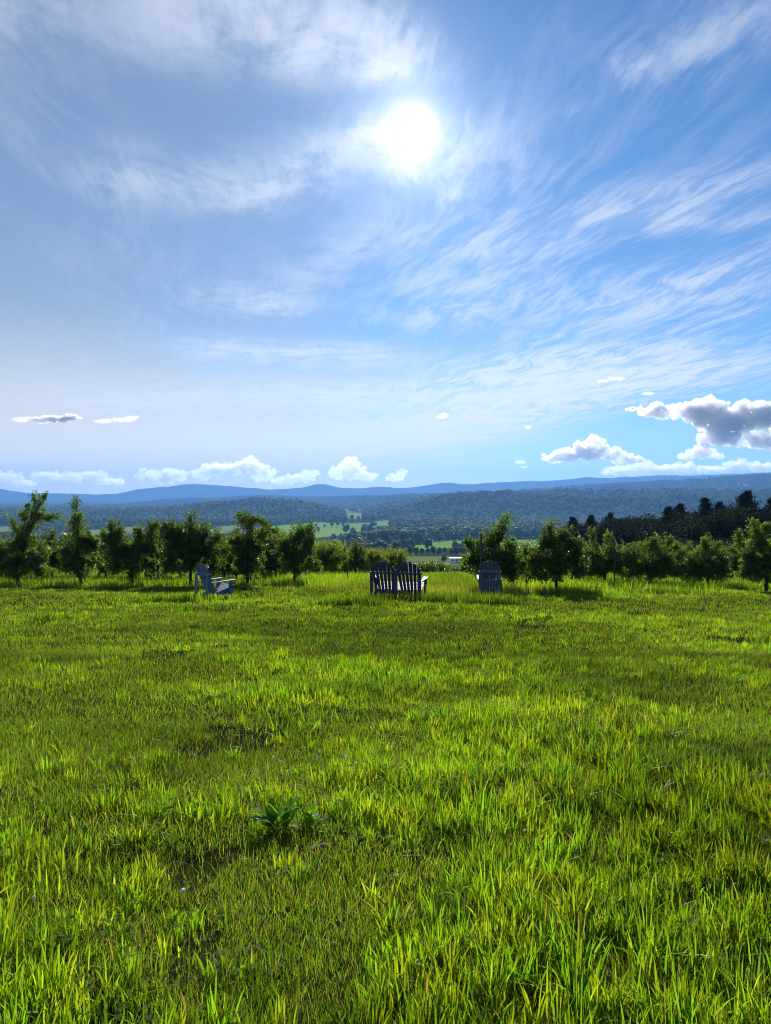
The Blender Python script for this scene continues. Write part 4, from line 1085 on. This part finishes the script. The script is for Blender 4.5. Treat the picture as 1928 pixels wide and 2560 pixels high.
    for (sx, sy) in SEATS:                      # long grass the mower leaves around the seats
        n = 1500; a = rng.random(n)*6.283; r = np.sqrt(rng.random(n))
        wide = 1.0 if abs(sx) < 2 else 0.62
        x = sx+np.cos(a)*r*wide*1.25; y = sy-0.25+np.sin(a)*r*0.75
        meadow(x, y, 0.08, 0.24, 0.013, (0.4, 0.2, 0.15, 0.12, 0.2))
    for (px, py, wx, wy, n) in [(1240, 1512, 0.75, 0.35, 1500), (865, 1515, 1.0, 0.3, 1300), (415, 1507, 1.0, 0.35, 1300), (1100, 1507, 0.8, 0.3, 700), (1410, 1488, 1.2, 0.4, 1200), (110, 1560, 0.25, 0.2, 200), (1650, 1482, 1.5, 0.4, 900)]:
        g = ground_at(px, py); x = g.x+rng.normal(0, wx*0.5, n); y = g.y+rng.normal(0, wy*0.5, n)
        meadow(x, y, 0.12, 0.34, 0.013, (0.35, 0.1, 0.45, 0.02, 0.08))
    V, T, C = join(parts); o = link('tall_grass', mesh_np('tall_grass', V, T, M_GRASS, C)); set_props(o, 'tall unmown grass with dry stalks around the seats and below the trees', 'grass', kind='stuff')
    x, y = area_points(1.2, 6.0, 160, rng, 0.64, 0.6); n = len(x)
    c = np.array([[0.11, 0.08, 0.035]])*rng.uniform(0.45, 1.3, (n, 1))
    V, T, C = blade_mesh(x, y, rng.uniform(0.03, 0.085, n), rng.uniform(0.0025, 0.005, n), rng.uniform(1.2, 2.6, n), 3, c, rng)
    V[:, 2] += 0.012
    o = link('thatch', mesh_np('thatch', V, T, M_GRASS, C)); set_props(o, 'dry brown dead blades lying between the grass tufts', 'thatch', kind='stuff')
    # clover and other small leaves low in the grass
    x, y = area_points(1.4, 6.5, 150, rng, 0.62, 0.5); k = fbm(x*1.4+7, y*1.4, 97, 3) > 0.52; x, y = x[k], y[k]; n = len(x)
    z = terrain(x, y)+rng.uniform(0.045, 0.11, n); C0 = np.repeat(np.stack([x, y, z], 1), 3, 0)
    a = np.repeat(rng.random(n)*6.283, 3)+np.tile(np.array([0, 2.094, 4.189]), n)
    D = np.stack([np.cos(a), np.sin(a), np.full(3*n, 0.15)], 1); Nn = np.tile(np.array([[0, 0, 1.0]]), (3*n, 1))+rng.normal(0, 0.25, (3*n, 3))
    Lf = np.repeat(rng.uniform(0.013, 0.023, n), 3)
    V, T = leaf_quads(C0, D, Nn, Lf, Lf*0.95, 0.1)
    c = np.repeat(np.array([[0.12, 0.22, 0.018]])*rng.uniform(0.7, 1.3, (n, 1)), 12, 0)
    o = link('clover_leaves', mesh_np('clover_leaves', V, T, M_CLOVER, c)); set_props(o, 'small clover leaves low in the foreground grass', 'clover', kind='stuff')
build_grass()

# low shrubs in the gap beyond the bench
def shrub(px, py, y, h, w, label, i):
    rng = np.random.default_rng(800+i); p = at(px, py, y); z = tz(p.x, y)
    P = crown_points([(0, h*0.5, w*0.5, h*0.5, 60), (w*0.3, h*0.4, w*0.3, h*0.4, 25)], rng, 1)
    V, T, C = clusters(P, 12, 0.22, 0.16, 0.08, rng, 0.5, (0.06, 0.105, 0.03), 0.5, 0.3)
    t = empty('shrub', (p.x, y, z)); link('foliage', mesh_np('foliage', V, T, M_LEAF, C), t)
    b = MB()
    for k in range(4): b.tube([(0, 0, -0.1), (rng.normal(0, w*0.15), rng.normal(0, w*0.1), h*0.4), (rng.normal(0, w*0.3), rng.normal(0, w*0.2), h*0.75)], [0.03, 0.02, 0.008], 5)
    b.build('stems', M_BARK, t); t.children[-1]['kind'] = 'stuff'
    set_props(t, label, 'shrub')
shrub(1085, 1440, 52, 1.1, 2.0, 'low leafy shrub just right of the bench, beyond the tall grass', 1)
shrub(1062, 1440, 50, 1.0, 1.5, 'small shrub hard against the right side of the bench back', 2)
shrub(1140, 1440, 56, 0.8, 1.8, 'flat grey-green shrub left of the grey-blue chair', 3)

# ------------------------------------------------------------------ dock weed and clover heads in the foreground
def dock(px, py, label, n=15, size=0.17, seed=3):
    g = ground_at(px, py); rng = random.Random(seed)
    t = empty('dock_plant', (g.x, g.y, tz(g.x, g.y)))
    me = bpy.data.meshes.new('leaf'); V = []; Fc = []; S = 6
    for k in range(S+1):
        u = k/S; w = 0.19*math.sin(math.pi*min(1, u*0.9+0.08))**0.8*(1-u*0.35)
        zz = 0.5*u-0.42*u*u*1.0; V += [(-w, u*0.85, zz+0.03), (0, u*0.85, zz), (w, u*0.85, zz+0.03)]
    for k in range(S): Fc += [(3*k, 3*k+1, 3*k+4, 3*k+3), (3*k+1, 3*k+2, 3*k+5, 3*k+4)]
    me.from_pydata(V, [], Fc); me.materials.append(M_WEED); me.polygons.foreach_set('use_smooth', [True]*len(me.polygons))
    for i in range(n):
        o = link('leaf', me, t, (rng.uniform(-0.06, 0.06), rng.uniform(-0.04, 0.04), rng.uniform(0.0, 0.05)), (rng.uniform(0.2, 1.0), rng.uniform(-0.25, 0.25), i*2.4+rng.uniform(-0.3, 0.3)))
        s = size*rng.uniform(0.8, 1.35); o.scale = (s*rng.uniform(0.9, 1.2), s, s)
    b = MB(); b.tube([(0, 0, -0.02), (0.005, 0, 0.05)], [0.012, 0.006], 6); b.build('stem', M_WEED, t)
    set_props(t, label, 'weed')
dock(690, 2085, 'broad-leaved dark green weed clump in the foreground grass, left of centre', 22, 0.135, 3)
dock(775, 2075, 'smaller leafy weed just right of the broad-leaved clump', 8, 0.10, 5)
dock(1480, 2010, 'pair of light leafy weeds in the grass right of centre', 5, 0.09, 8)
dock(1040, 2440, 'low leafy weed near the bottom of the picture, right of centre', 5, 0.08, 11)
def clover_head(px, py, label, s=0.011):
    s *= 0.8
    g = ground_at(px, py); z = tz(g.x, g.y)+0.085
    V, T = ico(2); rng = np.random.default_rng(int(px)); V = V*(1+0.35*(rng.random((len(V), 1))-0.5))*np.array([s, s, s*0.95])
    t = empty('clover_flower', (g.x, g.y, z)); me = mesh_np('flower_head', V, T, M_PETAL); link('flower_head', me, t)
    b = MB(); b.tube([(0.006, 0, -0.095), (0.002, 0, -0.04), (0, 0, -0.006)], 0.0012, 5); b.build('stem', M_WEED, t)
    set_props(t, label, 'flower')
for (px, py, lab, s) in [(458, 2280, 'pinkish clover head in the lower left grass, beside dark gap', 0.013), (793, 2085, 'white clover head beside the broad-leaved weed', 0.011), (330, 1930, 'pale clover head in the grass at left, above the weed', 0.013), (85, 2300, 'white clover head near the lower left edge', 0.010),
    (1300, 1872, 'white clover head in the mid lawn right of centre', 0.013), (1470, 1870, 'white clover head in the mid lawn further right', 0.012), (1690, 1870, 'pale clover head in the lawn near the right side', 0.013), (1640, 2095, 'small white clover head at lower right', 0.010), (1312, 2122, 'small white clover head right of the weed row', 0.010)]:
    clover_head(px, py, lab, s)

# ------------------------------------------------------------------ haze: the air of the valley
def haze():
    m, N = new_mat('haze_air'); v = N.n('ShaderNodeVolumePrincipled')
    v.inputs['Color'].default_value = (*HAZE_COL, 1); v.inputs['Density'].default_value = HAZE_D; v.inputs['Anisotropy'].default_value = 0.3
    o = N.n('ShaderNodeOutputMaterial'); m.node_tree.links.new(v.outputs[0], o.inputs['Volume'])
    b = MB(); box(b, -9200, 9200, -9000, 9300, -140, 262)
    h = b.build('haze', m); set_props(h, 'thin blue haze over the valley', 'haze', kind='stuff')
HAZE_COL = (0.185, 0.45, 1.0); HAZE_D = 1.08e-4
haze()

# ------------------------------------------------------------------ cumulus beyond the mountains
def cloud_mat(density=0.0115):
    m, N = new_mat('cumulus_vapour'); v = N.n('ShaderNodeVolumePrincipled')
    v.inputs['Color'].default_value = (0.97, 0.98, 1.0, 1); v.inputs['Density'].default_value = density; v.inputs['Anisotropy'].default_value = 0.55
    o = N.n('ShaderNodeOutputMaterial'); m.node_tree.links.new(v.outputs[0], o.inputs['Volume'])
    return m
M_CLOUD = cloud_mat(); M_SCRAP = cloud_mat(0.004); M_BANK = cloud_mat(0.0075); M_BELLY = cloud_mat(0.03)
PUFF = bpy.data.textures.new('puff', 'CLOUDS'); PUFF.noise_scale = 0.30; PUFF.noise_depth = 3
PUFF2 = bpy.data.textures.new('curl', 'CLOUDS'); PUFF2.noise_scale = 0.11; PUFF2.noise_depth = 3
def cumulus(lobes, y, seed, label, n_sub=9, vox=None, mat=None):
    """lobes (px, py, rx, ry) measured in the picture; each carries smaller bulges on its upper side"""
    rng = np.random.default_rng(seed); m = y/F; c0 = at(lobes[0][0], lobes[0][1], y); iV, iT = ico(2); V = []; T = []; o = 0
    S = max(max(l[2], l[3]) for l in lobes)*m
    def ball(p, r):
        nonlocal o
        V.append(iV*np.array(r)+np.array(p)); T.append(iT+o); o += len(iV)
    for (px, py, rx, ry) in lobes:
        c = np.array(at(px, py, y)-c0); ball(c, (rx*m*0.86, rx*m*0.6, ry*m*0.80))
        for k in range(n_sub):
            a = rng.uniform(-0.25, math.pi+0.25); d = rng.uniform(-0.5, 0.5)
            q = c+np.array([math.cos(a)*rx*m*0.85, d*rx*m*0.6, math.sin(a)*ry*m*0.80])
            r = min(rx, ry)*m*rng.uniform(0.22, 0.45); ball(q, (r*1.15, r, r))
    me = mesh_np('cloud', (np.concatenate(V)/S), np.concatenate(T), mat or M_CLOUD, smooth=True)
    ob = link('cloud', me, None, c0); ob.scale = (S, S, S)
    rm = ob.modifiers.new('merge', 'REMESH'); rm.mode = 'VOXEL'; rm.voxel_size = vox or 0.026
    dp = ob.modifiers.new('billow', 'DISPLACE'); dp.texture = PUFF; dp.strength = 0.42; dp.mid_level = 0.5; dp.texture_coords = 'LOCAL'
    d2 = ob.modifiers.new('curl', 'DISPLACE'); d2.texture = PUFF2; d2.strength = 0.15; d2.mid_level = 0.5; d2.texture_coords = 'LOCAL'
    set_props(ob, label, 'cloud', 'cumulus clouds near the horizon')
    return ob
Y1 = 13000.0
cumulus([(1750, 1030, 75, 36), (1640, 1028, 60, 17), (1820, 1055, 90, 40), (1900, 1040, 70, 44), (1810, 1092, 62, 32), (1905, 1100, 60, 28), (1590, 1022, 30, 9), (1980, 1060, 70, 50)], Y1, 1, 'large grey-bellied cloud with white rims at the right edge')
cumulus([(1470, 1132, 58, 26), (1420, 1140, 52, 18), (1385, 1146, 34, 12), (1490, 1118, 26, 28), (1530, 1138, 40, 20), (1575, 1148, 42, 12)], Y1, 2, 'domed cloud with bright rim left of the large cloud')
cumulus([(1755, 1130, 36, 20), (1720, 1142, 28, 10), (1790, 1140, 26, 9)], Y1, 3, 'small cloud hanging under the large right cloud')
cumulus([(1560, 1178, 55, 14), (1640, 1176, 60, 14), (1700, 1172, 50, 16), (1610, 1166, 34, 12)], Y1+1500, 4, 'low cloud bank on the horizon below the domed cloud', mat=M_BANK)
cumulus([(1790, 1174, 60, 10), (1850, 1164, 46, 14), (1910, 1168, 50, 12)], Y1+1500, 5, 'low cloud bank on the horizon at the right edge', mat=M_BANK)
cumulus([(875, 1180, 38, 24), (878, 1158, 22, 16), (845, 1186, 24, 18), (915, 1192, 30, 14)], Y1+1800, 6, 'towering small cloud above the peaked mountain', mat=M_BANK)
cumulus([(985, 1196, 26, 12), (1005, 1186, 14, 12)], Y1+1800, 7, 'little puff right of the towering cloud', mat=M_BANK)
cumulus([(560, 1172, 70, 14), (620, 1168, 52, 20), (660, 1186, 36, 16), (520, 1186, 40, 16)], Y1+1500, 8, 'long cloud above the left mountain dome', mat=M_BANK)
cumulus([(750, 1196, 40, 14), (775, 1188, 24, 14), (710, 1204, 40, 10)], Y1+1800, 9, 'white puffs between the long cloud and the towering cloud', mat=M_BANK)
cumulus([(430, 1188, 44, 18), (370, 1190, 38, 16), (400, 1200, 60, 12)], Y1+1500, 10, 'rounded cloud left of the long cloud', mat=M_BANK)
cumulus([(230, 1190, 44, 14), (180, 1194, 40, 14), (120, 1192, 46, 16), (270, 1204, 50, 10)], Y1+1500, 11, 'bank of white puffs low over the left mountains', mat=M_BANK)
cumulus([(20, 1196, 36, 18), (60, 1208, 40, 10), (-30, 1196, 40, 20)], Y1+1500, 12, 'cloud puffs at the left picture edge', mat=M_BANK)
cumulus([(145, 1047, 48, 8), (178, 1044, 32, 8), (110, 1050, 30, 6)], Y1, 13, 'small flat grey cloud alone at left', mat=M_BELLY)
cumulus([(52, 1050, 24, 8), (66, 1046, 14, 6)], Y1, 14, 'tiny white cloud at the far left of the flat grey one', mat=M_SCRAP)
cumulus([(310, 1050, 36, 5), (260, 1053, 30, 4), (330, 1044, 24, 4)], Y1, 15, 'thin white cloud strip right of the flat grey cloud', mat=M_SCRAP)
cumulus([(1105, 1042, 17, 7), (1112, 1036, 10, 5)], Y1, 16, 'tiny bright cloud scrap near the middle', mat=M_SCRAP)
cumulus([(1540, 947, 26, 5), (1505, 953, 16, 3)], Y1, 17, 'highest thin white cloud scrap on the right', mat=M_SCRAP)
cumulus([(1620, 984, 18, 6)], Y1, 18, 'small white scrap above the large right cloud', mat=M_SCRAP)
cumulus([(1300, 1156, 18, 7), (1312, 1168, 12, 4)], Y1, 19, 'two small puffs left of the domed cloud', mat=M_SCRAP)
cumulus([(1320, 1068, 10, 6)], Y1, 20, 'tiny scrap of cloud between the middle scrap and the domed cloud', mat=M_SCRAP)
